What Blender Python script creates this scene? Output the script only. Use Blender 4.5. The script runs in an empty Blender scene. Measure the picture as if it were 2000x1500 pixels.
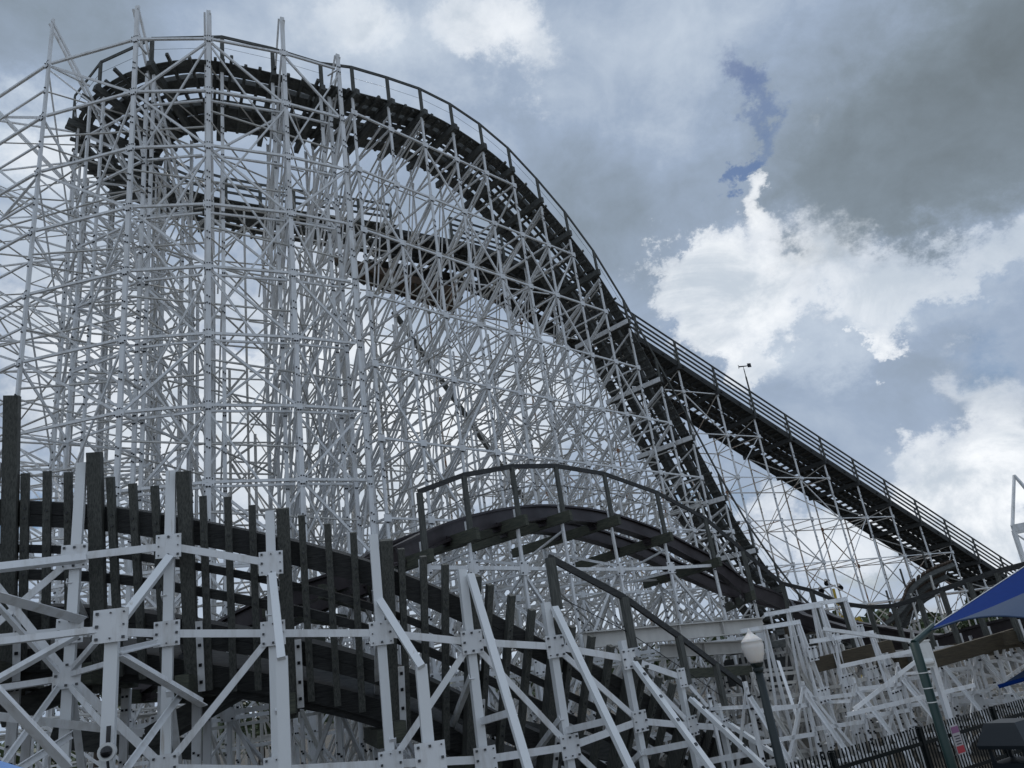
import bpy, math, random
import numpy as np
from mathutils import Matrix, Vector
random.seed(7)
V = lambda *a: np.array(a, float)
UP = V(0, 0, 1)
GZ = -3.6                      # ground, measured from the eye
OFF = V(0, 0, 3.6)             # eye height over the ground
scene = bpy.context.scene
C = scene.collection
def nrm(v):
    v = np.asarray(v, float); return v / (np.linalg.norm(v) + 1e-12)
def azv(a): a = math.radians(a); return V(math.sin(a), math.cos(a), 0)

# ---------------------------------------------------------------- camera frame
FPX = 1502.
zc = nrm([-591, 3950, -1502.]); yc = nrm(V(0, 0, -1) - zc * -zc[2]); xc = np.cross(yc, zc)
R = np.array([xc, yc, zc])
def ray(px, py): return R @ V((px - 1000) / FPX, (750 - py) / FPX, -1)
def at(px, py, D):             # point seen at a photo pixel, D metres away along the ground
    d = ray(px, py); return d * (D / math.hypot(d[0], d[1]))
def azel(px, py):
    d = ray(px, py); return math.degrees(math.atan2(d[0], d[1])), d[2] / math.hypot(d[0], d[1])
cam = bpy.data.cameras.new('camera'); co = bpy.data.objects.new('camera', cam); C.objects.link(co)
M = Matrix.Identity(4)
for i in range(3):
    for j in range(3): M[i][j] = R[i][j]
M.translation = Vector(OFF); co.matrix_world = M
cam.sensor_width = 36; cam.lens = FPX / 2000 * 36; cam.clip_end = 3000; cam.clip_start = .1
scene.camera = co

# ---------------------------------------------------------------- materials
def mat(name, col, rough=.6, noise=0, nscale=4, stretch=(1, 1, 1), col2=None, metal=0, bump=0, thr=None, spec=.5):
    m = bpy.data.materials.new(name); m.use_nodes = True
    n = m.node_tree.nodes; l = m.node_tree.links; b = n['Principled BSDF']
    b.inputs['Roughness'].default_value = rough; b.inputs['Metallic'].default_value = metal
    b.inputs['Specular IOR Level'].default_value = spec
    b.inputs['Base Color'].default_value = (*col, 1)
    if noise or col2:
        tc = n.new('ShaderNodeNewGeometry'); mp = n.new('ShaderNodeMapping'); mp.inputs['Scale'].default_value = stretch
        nz = n.new('ShaderNodeTexNoise'); nz.inputs['Scale'].default_value = nscale; nz.inputs['Detail'].default_value = 6
        nz.inputs['Roughness'].default_value = .65
        l.new(tc.outputs['Position'], mp.inputs[0]); l.new(mp.outputs[0], nz.inputs[0])
        r = n.new('ShaderNodeValToRGB'); lo, hi = thr or (.3, .7)
        r.color_ramp.elements[0].position = lo; r.color_ramp.elements[1].position = hi
        c2 = col2 or tuple(c * (1 - noise) for c in col)
        r.color_ramp.elements[0].color = (*c2, 1); r.color_ramp.elements[1].color = (*col, 1)
        l.new(nz.outputs[0], r.inputs[0]); l.new(r.outputs[0], b.inputs['Base Color'])
        if bump:
            bp = n.new('ShaderNodeBump'); bp.inputs['Strength'].default_value = bump; bp.inputs['Distance'].default_value = .02
            l.new(nz.outputs[0], bp.inputs['Height']); l.new(bp.outputs[0], b.inputs['Normal'])
    return m
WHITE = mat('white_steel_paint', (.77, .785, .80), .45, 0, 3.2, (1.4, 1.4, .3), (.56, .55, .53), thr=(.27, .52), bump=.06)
WHITE2 = mat('aged_shaded_white_steel_paint', (.62, .61, .58), .5, .25, 2.2, (1, 1, .4))  # older creamy paint, darkened further to stand in for shade at the rear
GREY_ = mat('shaded_grey_white_paint', (.50, .49, .47), .6, .3, 2.5)  # white steel greyed in its colour to imitate shade among rear members
RUSTY = mat('rust_stained_white_paint', (.70, .66, .60), .6, 0, 1.3, (1, 1, .6), (.30, .15, .08), thr=(.36, .5))
RUST = mat('rusted_plate', (.33, .17, .10), .8, .5, 6)
BOLT = mat('dark_bolt_steel', (.02, .022, .026), .4, metal=.6)
WOODV = mat('weathered_timber_upright_grain', (.125, .13, .116), .8, 0, 5, (9, 9, .7), (.030, .032, .031), bump=.4)
WOODH = mat('weathered_timber_long_grain', (.062, .064, .062), .8, 0, 5, (.7, .7, 11), (.015, .016, .018), bump=.4)
WOODF = mat('weathered_far_timber', (.115, .12, .112), .85, 0, 4, (1, 1, 4), (.040, .042, .042))
WOODO = mat('olive_brown_new_timber', (.078, .062, .038), .8, 0, 4, (1, 1, 9), (.034, .028, .019), bump=.3)
WOODG = mat('green_stained_timber', (.095, .098, .07), .8, 0, 4, (1, 1, 9), (.026, .032, .026), bump=.3)
WOODB = mat('brown_plank', (.12, .085, .06), .85, 0, 3, (1, 6, 1), (.05, .036, .028))
TRKST = mat('dark_brown_steel_track', (.060, .050, .054), .38, .45, 3, metal=.35)
BLACKP = mat('black_fence_paint', (.003, .006, .007), .5, spec=.2)
GREENP = mat('dark_green_pole_paint', (.006, .030, .026), .4)
GREEND = mat('blackish_green_cast_iron', (.004, .012, .013), .4)
BOLTN = mat('grey_bolt_head', (.075, .08, .085), .45, metal=.4)
COLUMN = mat('streaked_white_column_paint', (.76, .78, .79), .42, 0, 2.4, (3, 3, .22), (.50, .46, .41), thr=(.26, .37))
GLOBE = mat('frosted_lamp_glass', (.80, .76, .72), .35, .1, 6)
GLOBE.node_tree.nodes['Principled BSDF'].inputs['Subsurface Weight'].default_value = .5
GLOBE.node_tree.nodes['Principled BSDF'].inputs['Subsurface Radius'].default_value = (.2, .16, .13)
BLUEC = mat('blue_shade_cloth', (.003, .026, .15), .8, .12, 9, spec=.05)
BLUEG = mat('sheen_greyed_blue_shade_cloth', (.035, .062, .12), .7, .12, 9, spec=.1)  # blue cloth greyed to paint in the sky sheen on the near panel
BLUEL = mat('bright_blue_canopy', (.02, .16, .45), .4, .1, 5)
YELL = mat('yellow_sign_paint', (.62, .46, .06), .5, .2, 3)
SIGNW = mat('sign_white', (.45, .43, .44), .5); SIGNR = mat('sign_red', (.45, .03, .05), .5); SIGNP = mat('sign_purple', (.25, .10, .22), .5)
TEXT = mat('sign_lettering', (.03, .03, .05), .5)
BIN = mat('dark_teal_bin', (.004, .010, .016), .5)
DOME = mat('camera_dome', (.01, .011, .014), .08)
CREAM = mat('white_plastic', (.70, .71, .70), .4, .08, 6)
CONC = mat('pale_concrete', (.40, .37, .32), .85, .3, 3)
GROUND = mat('dry_ground', (.09, .08, .062), .95, 0, .8, (1, 1, 1), (.035, .033, .028), bump=.3)
LEAF = mat('leaf_green', (.075, .105, .035), .6, 0, 2.5, (1, 1, 1), (.020, .034, .014))
WOODT = mat('dark_track_plank', (.060, .063, .062), .85, 0, 3, (1, 1, 4), (.022, .024, .025))
BARK = mat('bark', (.09, .07, .055), .9, .5, 6)

# ---------------------------------------------------------------- mesh building
class MB:
    def __init__(s): s.v = []; s.f = []; s.m = []
    def add(s, vs, fs, mi=0):
        o = len(s.v); s.v += [tuple(x) for x in vs]; s.f += [tuple(i + o for i in f) for f in fs]; s.m += [mi] * len(fs); return s
    def box(s, c, a, b, d, mi=0):          # centre and three half-axis vectors
        c, a, b, d = map(np.asarray, (c, a, b, d))
        vs = [c + i * a + j * b + k * d for k in (-1, 1) for j in (-1, 1) for i in (-1, 1)]
        return s.add(vs, [(0, 2, 3, 1), (4, 5, 7, 6), (0, 1, 5, 4), (2, 6, 7, 3), (0, 4, 6, 2), (1, 3, 7, 5)], mi)
    def beam(s, p, q, w, h, ref=UP, mi=0):  # w across, h along ref side
        p, q = np.asarray(p, float), np.asarray(q, float); t = nrm(q - p)
        if abs(np.dot(t, ref)) > .97: ref = V(1, 0, 0) if abs(t[0]) < .9 else V(0, 1, 0)
        a = nrm(np.cross(t, ref)); b = np.cross(a, t)
        return s.box((p + q) / 2, (q - p) / 2, a * w / 2, b * h / 2, mi)
    def angle(s, p, q, w, face, t=.016, mi=0):   # L-section: one leg flat on «face», one leg behind its lower edge
        p, q = np.asarray(p, float), np.asarray(q, float); x = nrm(q - p)
        fn = np.asarray(face, float); fn = nrm(fn - x * np.dot(fn, x))
        up = np.cross(fn, x)
        if up[2] < -.05 or (abs(up[2]) <= .05 and up[0] < 0): up = -up
        pr = [(0, -w/2), (0, w/2), (-t, w/2), (-t, -w/2 + t), (-w, -w/2 + t), (-w, -w/2)]
        vs = [e + fn * a + up * b for e in (p, q) for a, b in pr]
        fs = [(i, (i + 1) % 6, 6 + (i + 1) % 6, 6 + i) for i in range(6)] + [tuple(range(5, -1, -1)), tuple(range(6, 12))]
        return s.add(vs, fs, mi)
    def tube(s, pts, r, n=8, mi=0, caps=True):
        pts = [np.asarray(p, float) for p in pts]; rs = r if hasattr(r, '__len__') else [r] * len(pts)
        vs = []
        for i, p in enumerate(pts):
            t = nrm(pts[min(i + 1, len(pts) - 1)] - pts[max(i - 1, 0)])
            a = nrm(np.cross(t, V(0, 0, 1) if abs(t[2]) < .9 else V(1, 0, 0))); b = np.cross(t, a)
            vs += [p + rs[i] * (math.cos(2 * math.pi * k / n) * a + math.sin(2 * math.pi * k / n) * b) for k in range(n)]
        fs = [(i * n + k, i * n + (k + 1) % n, (i + 1) * n + (k + 1) % n, (i + 1) * n + k) for i in range(len(pts) - 1) for k in range(n)]
        if caps: fs += [tuple(range(n - 1, -1, -1)), tuple(range((len(pts) - 1) * n, len(pts) * n))]
        return s.add(vs, fs, mi)
    def lathe(s, base, prof, n=16, mi=0):    # (radius, height) up from base
        return s.tube([np.asarray(base) + UP * z for r, z in prof], [max(r, .002) for r, z in prof], n, mi)
    def sweep(s, rings, mi=0):               # closed profile rings
        n = len(rings[0]); o = []
        for r in rings: o += list(r)
        fs = [(i * n + k, i * n + (k + 1) % n, (i + 1) * n + (k + 1) % n, (i + 1) * n + k) for i in range(len(rings) - 1) for k in range(n)]
        fs += [tuple(range(n - 1, -1, -1)), tuple(range((len(rings) - 1) * n, len(rings) * n))]
        return s.add(o, fs, mi)
    def bolts(s, c, a, b, nn, spots, r=.028, mi=1):
        for u, w in spots: s.box(c + a * u + b * w + nn * .012, a * r, b * r, nn * .02, mi)
        return s
class Node:
    def __init__(s, o, w): s.o = o; s.w = np.asarray(w, float)
def thing(name, label, cat, loc=(0, 0, 0), group=None, kind=None):
    o = bpy.data.objects.new(name, None); C.objects.link(o); o.empty_display_size = .3
    w = np.asarray(loc, float) + OFF; o.location = w; o['label'] = label; o['category'] = cat
    if group: o['group'] = group
    if kind: o['kind'] = kind
    return Node(o, w)
def sub(name, parent, loc):
    o = bpy.data.objects.new(name, None); C.objects.link(o); o.parent = parent.o; o.empty_display_size = .2
    w = np.asarray(loc, float) + OFF; o.location = w - parent.w; return Node(o, w)
def put(name, mb, mats, parent=None, loc=None, label=None, smooth=False):
    if loc is not None: base = np.asarray(loc, float) + OFF
    elif parent is not None: base = parent.w
    else: vv = np.array(mb.v); base = V(vv[:, 0].mean(), vv[:, 1].mean(), vv[:, 2].min()) + OFF
    me = bpy.data.meshes.new(name)
    vv = np.array(mb.v, float) + OFF - base
    me.from_pydata(vv.tolist(), [], mb.f)
    if not isinstance(mats, (list, tuple)): mats = [mats]
    for m in mats: me.materials.append(m)
    if len(mats) > 1: me.polygons.foreach_set('material_index', mb.m)
    if smooth: me.polygons.foreach_set('use_smooth', [True] * len(me.polygons))
    o = bpy.data.objects.new(name, me); C.objects.link(o)
    if parent is not None: o.parent = parent.o; o.location = base - parent.w
    else: o.location = base
    if label: o['label'] = label
    return Node(o, base)
def tag(node, label, cat, group=None, kind=None):
    o = node.o
    if kind: o['kind'] = kind
    if label: o['label'] = label
    if cat: o['category'] = cat
    if group: o['group'] = group
    return node

SLIM = .7
# ---------------------------------------------------------------- white steel members
def post(par, p, z0, z1, w, fn, zs=(), m=WHITE, bolts=True):
    """vertical built-up post: flat face towards fn with bolt pairs at the girt levels"""
    p = V(p[0], p[1], 0); fn = nrm(V(fn[0], fn[1], 0)); a = np.cross(UP, fn); w = w * SLIM; d = w * (.6 if SLIM < 1 else .75)
    mb = MB(); t = .02
    pr = [(-w/2, 0), (w/2, 0), (w/2, -d), (w/2 - t, -d), (w/2 - t, -t), (-w/2 + t, -t), (-w/2 + t, -d), (-w/2, -d)]   # a channel
    vs = [p + UP * z + a * u + fn * v for z in (z0, z1) for u, v in pr]
    mb.add(vs, [(i, (i + 1) % 8, 8 + (i + 1) % 8, 8 + i) for i in range(8)] + [(0, 7, 6, 5, 4, 3, 2, 1), tuple(range(8, 16))])
    if bolts:
        for z in zs:
            if z0 < z < z1 - .2:
                mb.bolts(p + UP * z, a, UP, fn, [(-w*.26, .12), (w*.26, .12), (-w*.26, -.14), (w*.26, -.14)], .022)
            if z0 < z - 1.2 < z1 - .3:
                mb.bolts(p + UP * (z - 1.2), a, UP, fn, [(-w*.24, .1), (w*.24, .05), (-w*.24, -.16), (w*.24, -.2)], .02)
    return put('post', mb, [m, BOLT], par)
def member(par, name, p, q, w, face, m=WHITE, trim=0.):
    p, q = np.asarray(p, float), np.asarray(q, float)
    w = w * SLIM
    if trim: t = nrm(q - p); p = p + t * trim; q = q - t * trim
    return put(name, MB().angle(p, q, w, face), m, par)
def gusset(par, c, fn, s, m=WHITE, bolts=8, th=.014, s2=None):
    fn = nrm(V(fn[0], fn[1], 0)); a = np.cross(UP, fn); h = s / 2; g = (s2 or s) / 2
    mb = MB().box(c, a * h, UP * g, fn * th)
    r = max(.018, s * .040); k = .76
    if bolts == 8: sp = [(x * h * k, y * g * k) for x in (-1, 0, 1) for y in (-1, 0, 1) if (x, y) != (0, 0)]
    elif bolts == 4: sp = [(x * h * .7, y * g * .7) for x in (-1, 1) for y in (-1, 1)]
    else: sp = []
    for i, (u, v) in enumerate(sp):
        big = random.random() < .7
        mb.bolts(c + fn * th, a, UP, fn, [(u, v)], r if big else r * .55)
    return put('gusset_plate', mb, [m, BOLTN if s > .39 else BOLT], par)

def tower(bent, pts, tops, levels, fn, w=.14, gw=.09, dw=.08, m=WHITE, flip=0, plates=False, bolts=True, zmin=GZ, double=False):
    """one bent: posts (outer first), girts and diagonals in its own plane"""
    side = nrm(np.cross(UP, V(*(pts[-1] - pts[0])[:2], 0)))
    if np.dot(side[:2], fn[:2]) < 0 and abs(np.dot(side[:2], fn[:2])) > .3: side = -side
    if side[1] > 0: side = -side
    for i, (p, zt) in enumerate(zip(pts, tops)):
        post(bent, p, zmin, zt, w if i == 0 else w * .85, fn, levels, m, bolts and i == 0)
        if plates and i == 0:
            for z in levels:
                if z < zt - .3: gusset(bent, V(p[0], p[1], z) + fn * .02, fn, w * 1.9, m, 0, s2=w * 1.6)
    for i in range(len(pts) - 1):
        a, b = pts[i], pts[i + 1]; top = min(tops[i], tops[i + 1]); dd = max(tops[i], tops[i+1])
        lv = [z for z in levels if z < top + .05 and z > zmin + .3]
        for k, z in enumerate(lv):
            member(bent, 'girt', V(a[0], a[1], z) + side * .06, V(b[0], b[1], z) + side * .06, gw, side, m)
        zz = ([top] if (not lv or top - lv[0] > .8) else []) + lv + [zmin + .1]
        for k in range(len(zz) - 1):
            u, v = a, b
            member(bent, 'diagonal_brace', V(u[0], u[1], zz[k] - .1) - side * .05, V(v[0], v[1], zz[k + 1] + .1) - side * .05, dw, -side if side[2] else side, m)
            if double: member(bent, 'diagonal_brace', V(u[0], u[1], zz[k] - .1) + side * .1, V(v[0], v[1], zz[k + 1] + .1) + side * .1, dw, side, m)
def longi(bent, p, q, zp, zq, levels, fn, w=.09, m=WHITE, diag=None, dw=.085, trim=.12, out=.02, zmin=GZ):
    """girts (and some diagonals) from this bent's post to the next one"""
    lv = [z for z in levels if z < min(zp, zq) and z > zmin + .3]
    for z in lv: member(bent, 'girt', V(p[0], p[1], z) + fn * out, V(q[0], q[1], z) + fn * out, w, fn, m, trim)
    zz = lv + [zmin + .1]
    for k in range(len(zz) - 1):
        if diag is None: continue
        d = diag(k)
        if d == 1: member(bent, 'diagonal_brace', V(p[0], p[1], zz[k]) + fn * (out - .1), V(q[0], q[1], zz[k + 1]) + fn * (out - .1), dw, fn, m, trim)
        if d == -1: member(bent, 'diagonal_brace', V(q[0], q[1], zz[k]) + fn * (out - .1), V(p[0], p[1], zz[k + 1]) + fn * (out - .1), dw, fn, m, trim)

# ---------------------------------------------------------------- track paths
def spline(pts, step=.25):
    """Catmull-Rom through control points, evenly resampled; columns beyond xyz ride along"""
    P = np.array(pts, float); P = np.vstack([2 * P[0] - P[1], P, 2 * P[-1] - P[-2]]); out = []
    for i in range(1, len(P) - 2):
        for t in np.linspace(0, 1, 24, endpoint=False):
            a, b, c, d = P[i - 1:i + 3]
            out.append(.5 * (2 * b + (c - a) * t + (2 * a - 5 * b + 4 * c - d) * t * t + (3 * b - a - 3 * c + d) * t ** 3))
    out.append(P[-2]); out = np.array(out)
    s = np.concatenate([[0], np.cumsum(np.linalg.norm(np.diff(out[:, :3], axis=0), axis=1))])
    n = max(2, int(s[-1] / step)); ss = np.linspace(0, s[-1], n + 1)
    return ss, np.stack([np.interp(ss, s, out[:, k]) for k in range(out.shape[1])], 1)
class Path:
    def __init__(s, pts, step=.25):
        s.s, A = spline(pts, step); s.p = A[:, :3]; s.bank = A[:, 3] if A.shape[1] > 3 else np.zeros(len(A)); s.L = s.s[-1]
    def frame(s, d):      # point, tangent, right-hand side (banked), normal
        d = min(max(d, 0), s.L); g = lambda x: np.array([np.interp(x, s.s, s.p[:, k]) for k in range(3)])
        p = g(d); t = nrm(g(min(d + .2, s.L)) - g(max(d - .2, 0))); r = nrm(np.cross(t, UP)); n = np.cross(r, t)
        b = math.radians(np.interp(d, s.s, s.bank)); r2 = r * math.cos(b) + n * math.sin(b); n2 = np.cross(r2, t)
        return p, t, r2, n2
    def strip(s, d0, d1, u0, u1, v0, v1, step=.5):   # swept box: u across to the right, v along the normal
        rings = []; N = max(1, int(round((d1 - d0) / step)))
        for i in range(N + 1):
            p, t, r, n = s.frame(d0 + (d1 - d0) * i / N)
            rings.append([p + r * u0 + n * v0, p + r * u1 + n * v0, p + r * u1 + n * v1, p + r * u0 + n * v1])
        return MB().sweep(rings)
    def prof(s, d0, d1, poly, step=.5):
        rings = []; N = max(1, int(round((d1 - d0) / step)))
        for i in range(N + 1):
            p, t, r, n = s.frame(d0 + (d1 - d0) * i / N); rings.append([p + r * u + n * v for u, v in poly])
        return MB().sweep(rings)

def wood_track(th, path, d0, d1, bents, half=1.55, gauge=.62, walk=(), outer=1, rail_h=1.15, rails=(0,), tie=.45, ledger=True,
               hr_from=None, hr_to=None, m=WOODF, ties_over=.0, hsp=None, led_ext=.18, white_led=(), edge_board=False):
    """a length of wooden track seen from below; bents: list of distances along the path"""
    tr = sub('track', th, path.frame(d0)[0])
    for s in (-1, 1):
        put('rail', path.strip(d0, d1, s * gauge - .2, s * gauge + .2, .0, .30), m, tr)
        put('guard_rail', path.strip(d0, d1, s * (gauge - .42) - .05, s * (gauge - .42) + .05, 0, .12), m, tr)
    if edge_board:
        for s in (-1, 1): put('edge_board', path.strip(d0, d1, s * (half + .02) - .03, s * (half + .02) + .03, -.28, .1), m, tr)
    for u0, u1 in walk:
        mb = MB(); w = (u1 - u0) / 3
        for k in range(3):
            b = path.strip(d0, d1, u0 + k * w + .012, u0 + (k + 1) * w - .012, .0, .05); mb.add(b.v, b.f)
        put('walkway_plank', mb, m, tr)
    N = int((d1 - d0) / tie)
    idx = list(range(N)); kept = idx if N <= 100 else idx[:100]
    extra = MB()
    for i in idx:
        p, t, r, n = path.frame(d0 + (i + .5) * tie)
        e = ties_over + (.22 if i % 3 == 1 else .0) + random.uniform(-.05, .05)
        mb = MB().box(p - n * .07 + r * outer * e / 2, r * (half - .1 + e / 2), t * .055, n * .07)
        if i in kept: put('tie', mb, m, tr)
        else: extra.add(mb.v, mb.f)
    if extra.v: put('tie', extra, m, tr).o['kind'] = 'stuff'
    tops = []
    for i, d in enumerate(bents):
        p, t, r, n = path.frame(d)
        if ledger:
            mat_l = m
            th_ = nrm(V(t[0], t[1], 0)); nn_ = np.cross(r, th_)
            put('ledger', MB().box(p - n * .30 + r * outer * led_ext / 2, r * (half + .15 + led_ext / 2), th_ * .09, nrm(np.cross(r, th_)) * .15), mat_l, tr)
            if i in white_led:
                put('steel_ledger', MB().box(p - n * .32 + r * outer * .1 - th_ * .16, r * (half + .2), th_ * .03, nrm(np.cross(r, th_)) * .12), WHITE, tr)
        o = p + r * outer * (half + .02); tops.append(o)
    hr = [b for b in bents if (hr_from is None or b >= hr_from - .01) and (hr_to is None or b <= hr_to + .01)]
    pts = []
    for d in hr:
        p, t, r, n = path.frame(d); o = p + r * outer * (half + .1) - n * .1; th_ = nrm(V(t[0], t[1], 0)); s_ = np.cross(th_, UP)
        put('handrail_post', MB().box(o + UP * (rail_h / 2 - .05), UP * (rail_h / 2 + .05), s_ * .035, th_ * .075), WOODV, tr); pts.append(o + UP * rail_h)
    for a, b in zip(pts[:-1], pts[1:]):
        s_ = nrm(np.cross(b - a, UP)); e = nrm(b - a) * .03
        for dz in rails:
            put('handrail', MB().beam(a - e - UP * dz, b + e - UP * dz, .045, .13), m, tr)
    if pts: put('safety_cable', MB().tube([q - UP * rail_h * .45 for q in pts], .008, 4), BOLT, tr)
    return tr, tops

# ================================================================ HIGH TURNAROUND
def nearest(path, p):
    i = int(np.argmin(np.linalg.norm(path.p[:, :2] - np.asarray(p)[:2], axis=1))); return path.s[i]
TB = 12
turn = Path([(-5.6, 36.6, 23.2, 2), (-8.9, 34.6, 23.2, 4), (-11.9, 32.5, 23.1, 9), (-14.1, 30.6, 23.0, TB), (-15.4, 28.9, 23.0, TB), (-15.5, 27.2, 23.0, TB), (-14.75, 25.7, 23.0, TB),
             (-13.7, 24.75, 23.0, TB), (-12.3, 24.1, 23.05, TB), (-10.8, 24.0, 23.1, TB), (-9.9, 24.25, 23.1, TB), (-7.9, 25.3, 23.1, 9), (-6.55, 26.2, 23.1, 6)])
T = thing('coaster_turnaround', 'high dark timber turnaround on tall white steel posts, handrail along its outer rim', 'roller coaster turn', (-11, 28, GZ))
tb = [turn.L - .35 - 1.75 * k for k in range(int((turn.L - 1) / 1.75))][::-1]
tr, ttops = wood_track(T, turn, 0, turn.L, tb, half=1.65, walk=((1.05, 1.62), (-1.62, -.85)), rail_h=1.2, hr_from=tb[4], ties_over=.22, tie=.5, led_ext=.1)
ring = [(-19.5, 34.2, 24.4), (-21.8, 31.0, 24.6), (-22.0, 27.4, 25.0), (-20.0, 24.1, 25.6), (-15.63, 22.16, 26.2), (-11.98, 21.62, 25.6), (-9.42, 22.08, 25.35), (-6.95, 23.3, 25.8), (-5.09, 24.56, 24.75)]
TL = [23.93 - 2.47 * k for k in range(11)]
cen = V(-11.2, 29.2, 0); tb_b = []
for i, (x, y, zt) in enumerate(ring):
    p = V(x, y, 0); d = nearest(turn, p); c, t, r, n = turn.frame(d); e = c + r * 1.68; inn = c - r * 1.6
    fn = nrm(p - V(e[0], e[1], 0)) if i < 8 else nrm(V(.7, -.7, 0))
    fn = nrm(nrm(V(r[0], r[1], 0)) * .8 + fn * .2)
    b = sub('support_bent', T, V(x, y, GZ)); tb_b.append((b, p, fn, e, inn))
    post(b, p, GZ, zt, .22, fn, TL)
    post(b, e, GZ, e[2] - .42, .19, fn, TL); post(b, inn, GZ, inn[2] - .42, .17, -fn, TL)
    pi = inn - nrm(V(r[0], r[1], 0)) * 1.5
    post(b, pi, GZ, inn[2] - 6, .16, -fn, TL)
    sd = np.cross(UP, fn)
    for k, z in enumerate(TL[:-1]):
        if k: member(b, 'girt', V(e[0], e[1], z) + sd * .06, V(inn[0], inn[1], z) + sd * .06, .1, sd)
        if k and k % 2: member(b, 'diagonal_brace', V(e[0], e[1], z - .1) - sd * .06, V(inn[0], inn[1], z - 2.37) - sd * .06, .1, -sd)
        elif k: member(b, 'diagonal_brace', V(inn[0], inn[1], z - .1) - sd * .06, V(e[0], e[1], z - 2.37) - sd * .06, .1, -sd)
        if k % 2 == 0: member(b, 'girt', V(x, y, z), V(e[0], e[1], z), .09, sd)
        if k > 2: member(b, 'diagonal_brace', V(inn[0], inn[1], z), V(pi[0], pi[1], z - 2.4), .09, sd)
        # brace from the tall outer post down to the posts of the inner ring
        if k % 2 == 1: member(b, 'diagonal_brace', V(x, y, z), V(e[0], e[1], z - 2.3), .1, sd)
    if i >= 7:
        for k, z in enumerate(TL[:-2]):
            for s_ in (-.07, .07): member(b, 'long_brace', V(x, y, z - .2) + sd * s_, V(x, y, z - 6.4) - fn * 4.6 + sd * s_, .1, sd)
    # raking pair from the post head down inside
    for s_ in (-.1, .1):
        tip = V(inn[0], inn[1], 0) - nrm(V(r[0], r[1], 0)) * (1.2 if i > 6 else .2)
        member(b, 'raker', V(x, y, zt - .15) + sd * s_, tip + UP * (zt - 8.5) + sd * s_, .11, sd)
# handrail on the inner side of the far leg
pts = []
for k in range(8):
    c, t, r, n = turn.frame(.4 + 1.75 * k); o = c - r * 1.7 - n * .1; th_ = nrm(V(t[0], t[1], 0)); pts.append(o + UP * 1.3)
    put('handrail_post', MB().box(o + UP * .6, UP * .7, np.cross(th_, UP) * .035, th_ * .075), WOODV, tr)
for a, b in zip(pts[:-1], pts[1:]):
    for dz in (0, .42, .78): put('handrail', MB().beam(a - UP * dz, b - UP * dz, .045, .13), WOODF, tr)
for i in range(len(tb_b) - 1):
    b, p, fn, e, inn = tb_b[i]; b2, q, fn2, e2, inn2 = tb_b[i + 1]; f = nrm(fn + fn2)
    longi(b, p, q, ring[i][2], ring[i + 1][2], TL, f, .12, WHITE, (lambda k, i=i: [1, 0, 1, 0, 1, 1, 0, 1, 0, 1, 0][k] if i in (4, 6) else ([-1, 1, 0, 1, 0, -1, 0, 1, -1, 0, 1][k] if i == 5 else [1, 0, -1, 0, 1, 0, -1, 1, 0, -1, 1][k])), .11, .16, .03)
    longi(b, e, e2, e[2] - .5, e2[2] - .5, TL, f, .1, WHITE, (lambda k, i=i: (1, 0, -1, 0)[(k + i) % 4]), .1, .14, .03)
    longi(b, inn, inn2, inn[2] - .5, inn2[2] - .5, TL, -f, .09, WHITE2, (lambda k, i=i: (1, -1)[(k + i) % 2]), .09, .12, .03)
    if i >= 4:
        for z in TL[:-1]:
            for pp, qq in ((p, q), ):
                gusset(b, V(p[0], p[1], z) + fn * .012, fn, .34, WHITE, 4, s2=.26)
    # long crossing rods between the outer ring and the inner posts
    for k, z in enumerate(TL[:-2]):
        if (k + i) % 2 == 0: member(b, 'diagonal_brace', V(p[0], p[1], z - .2), V(e2[0], e2[1], z - 4.2), .085, f)
        else: member(b, 'diagonal_brace', V(q[0], q[1], z - .2), V(e[0], e[1], z - 4.4), .085, f)
for i in range(len(tb_b)):
    b, p, fn, e, inn = tb_b[i]
    for st, A_, w_ in ((2, 3, .075), (3, 4, .07)):
        if i + st < len(tb_b):
            e2 = tb_b[i + st][A_]; src = p if st == 2 else e
            for k, z in enumerate(TL[1:-1]):
                if (k + i + st) % 2 == 0: member(b, 'chord', V(src[0], src[1], z - .9), V(e2[0], e2[1], z - 1.2), w_, UP * .2 + fn, WHITE2)
    if i + 1 < len(tb_b):
        q = tb_b[i + 1][4]
        for k, z in enumerate(TL[:-1]): member(b, 'chord', V(p[0], p[1], z - 1.25), V(q[0], q[1], z - 1.25 - (k % 3) * .5), .07, UP * .2 + fn, WHITE2)
        if i < 4:
            for k, z in enumerate(TL[:-1]): member(b, 'girt', V(p[0], p[1], z - 1.2), V(*(tb_b[i + 1][1][:2]), z - 1.2), .09, fn, WHITE)
for k in range(6):
    c, t, r, n = turn.frame(.6 + 1.9 * k); fn = -nrm(V(r[0], r[1], 0)); b = sub('support_bent', T, V(c[0], c[1], GZ))
    pts = [c - r * 1.6, c + r * 1.6, c - r * 1.6 + fn * 2.4, c - r * 1.6 + fn * 4.6]; pts = [pts[1], pts[0], pts[2], pts[3]]
    tower(b, pts, [c[2] - .4, c[2] - .4, 15.5 - k * .5, 9.5], TL[1:-1], fn, .15, .09, .09, WHITE2, 0, False, True)
    if k:
        for m_, zt in ((1, c[2] - .5), (2, 14.), (3, 9.)): longi(b, pts[m_], prevp[m_], zt, zt, TL[1:], fn, .09, WHITE2, (lambda j, k=k: (1, 0, -1)[(j + k) % 3]), .085, .1, .02)
    prevp = pts
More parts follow.
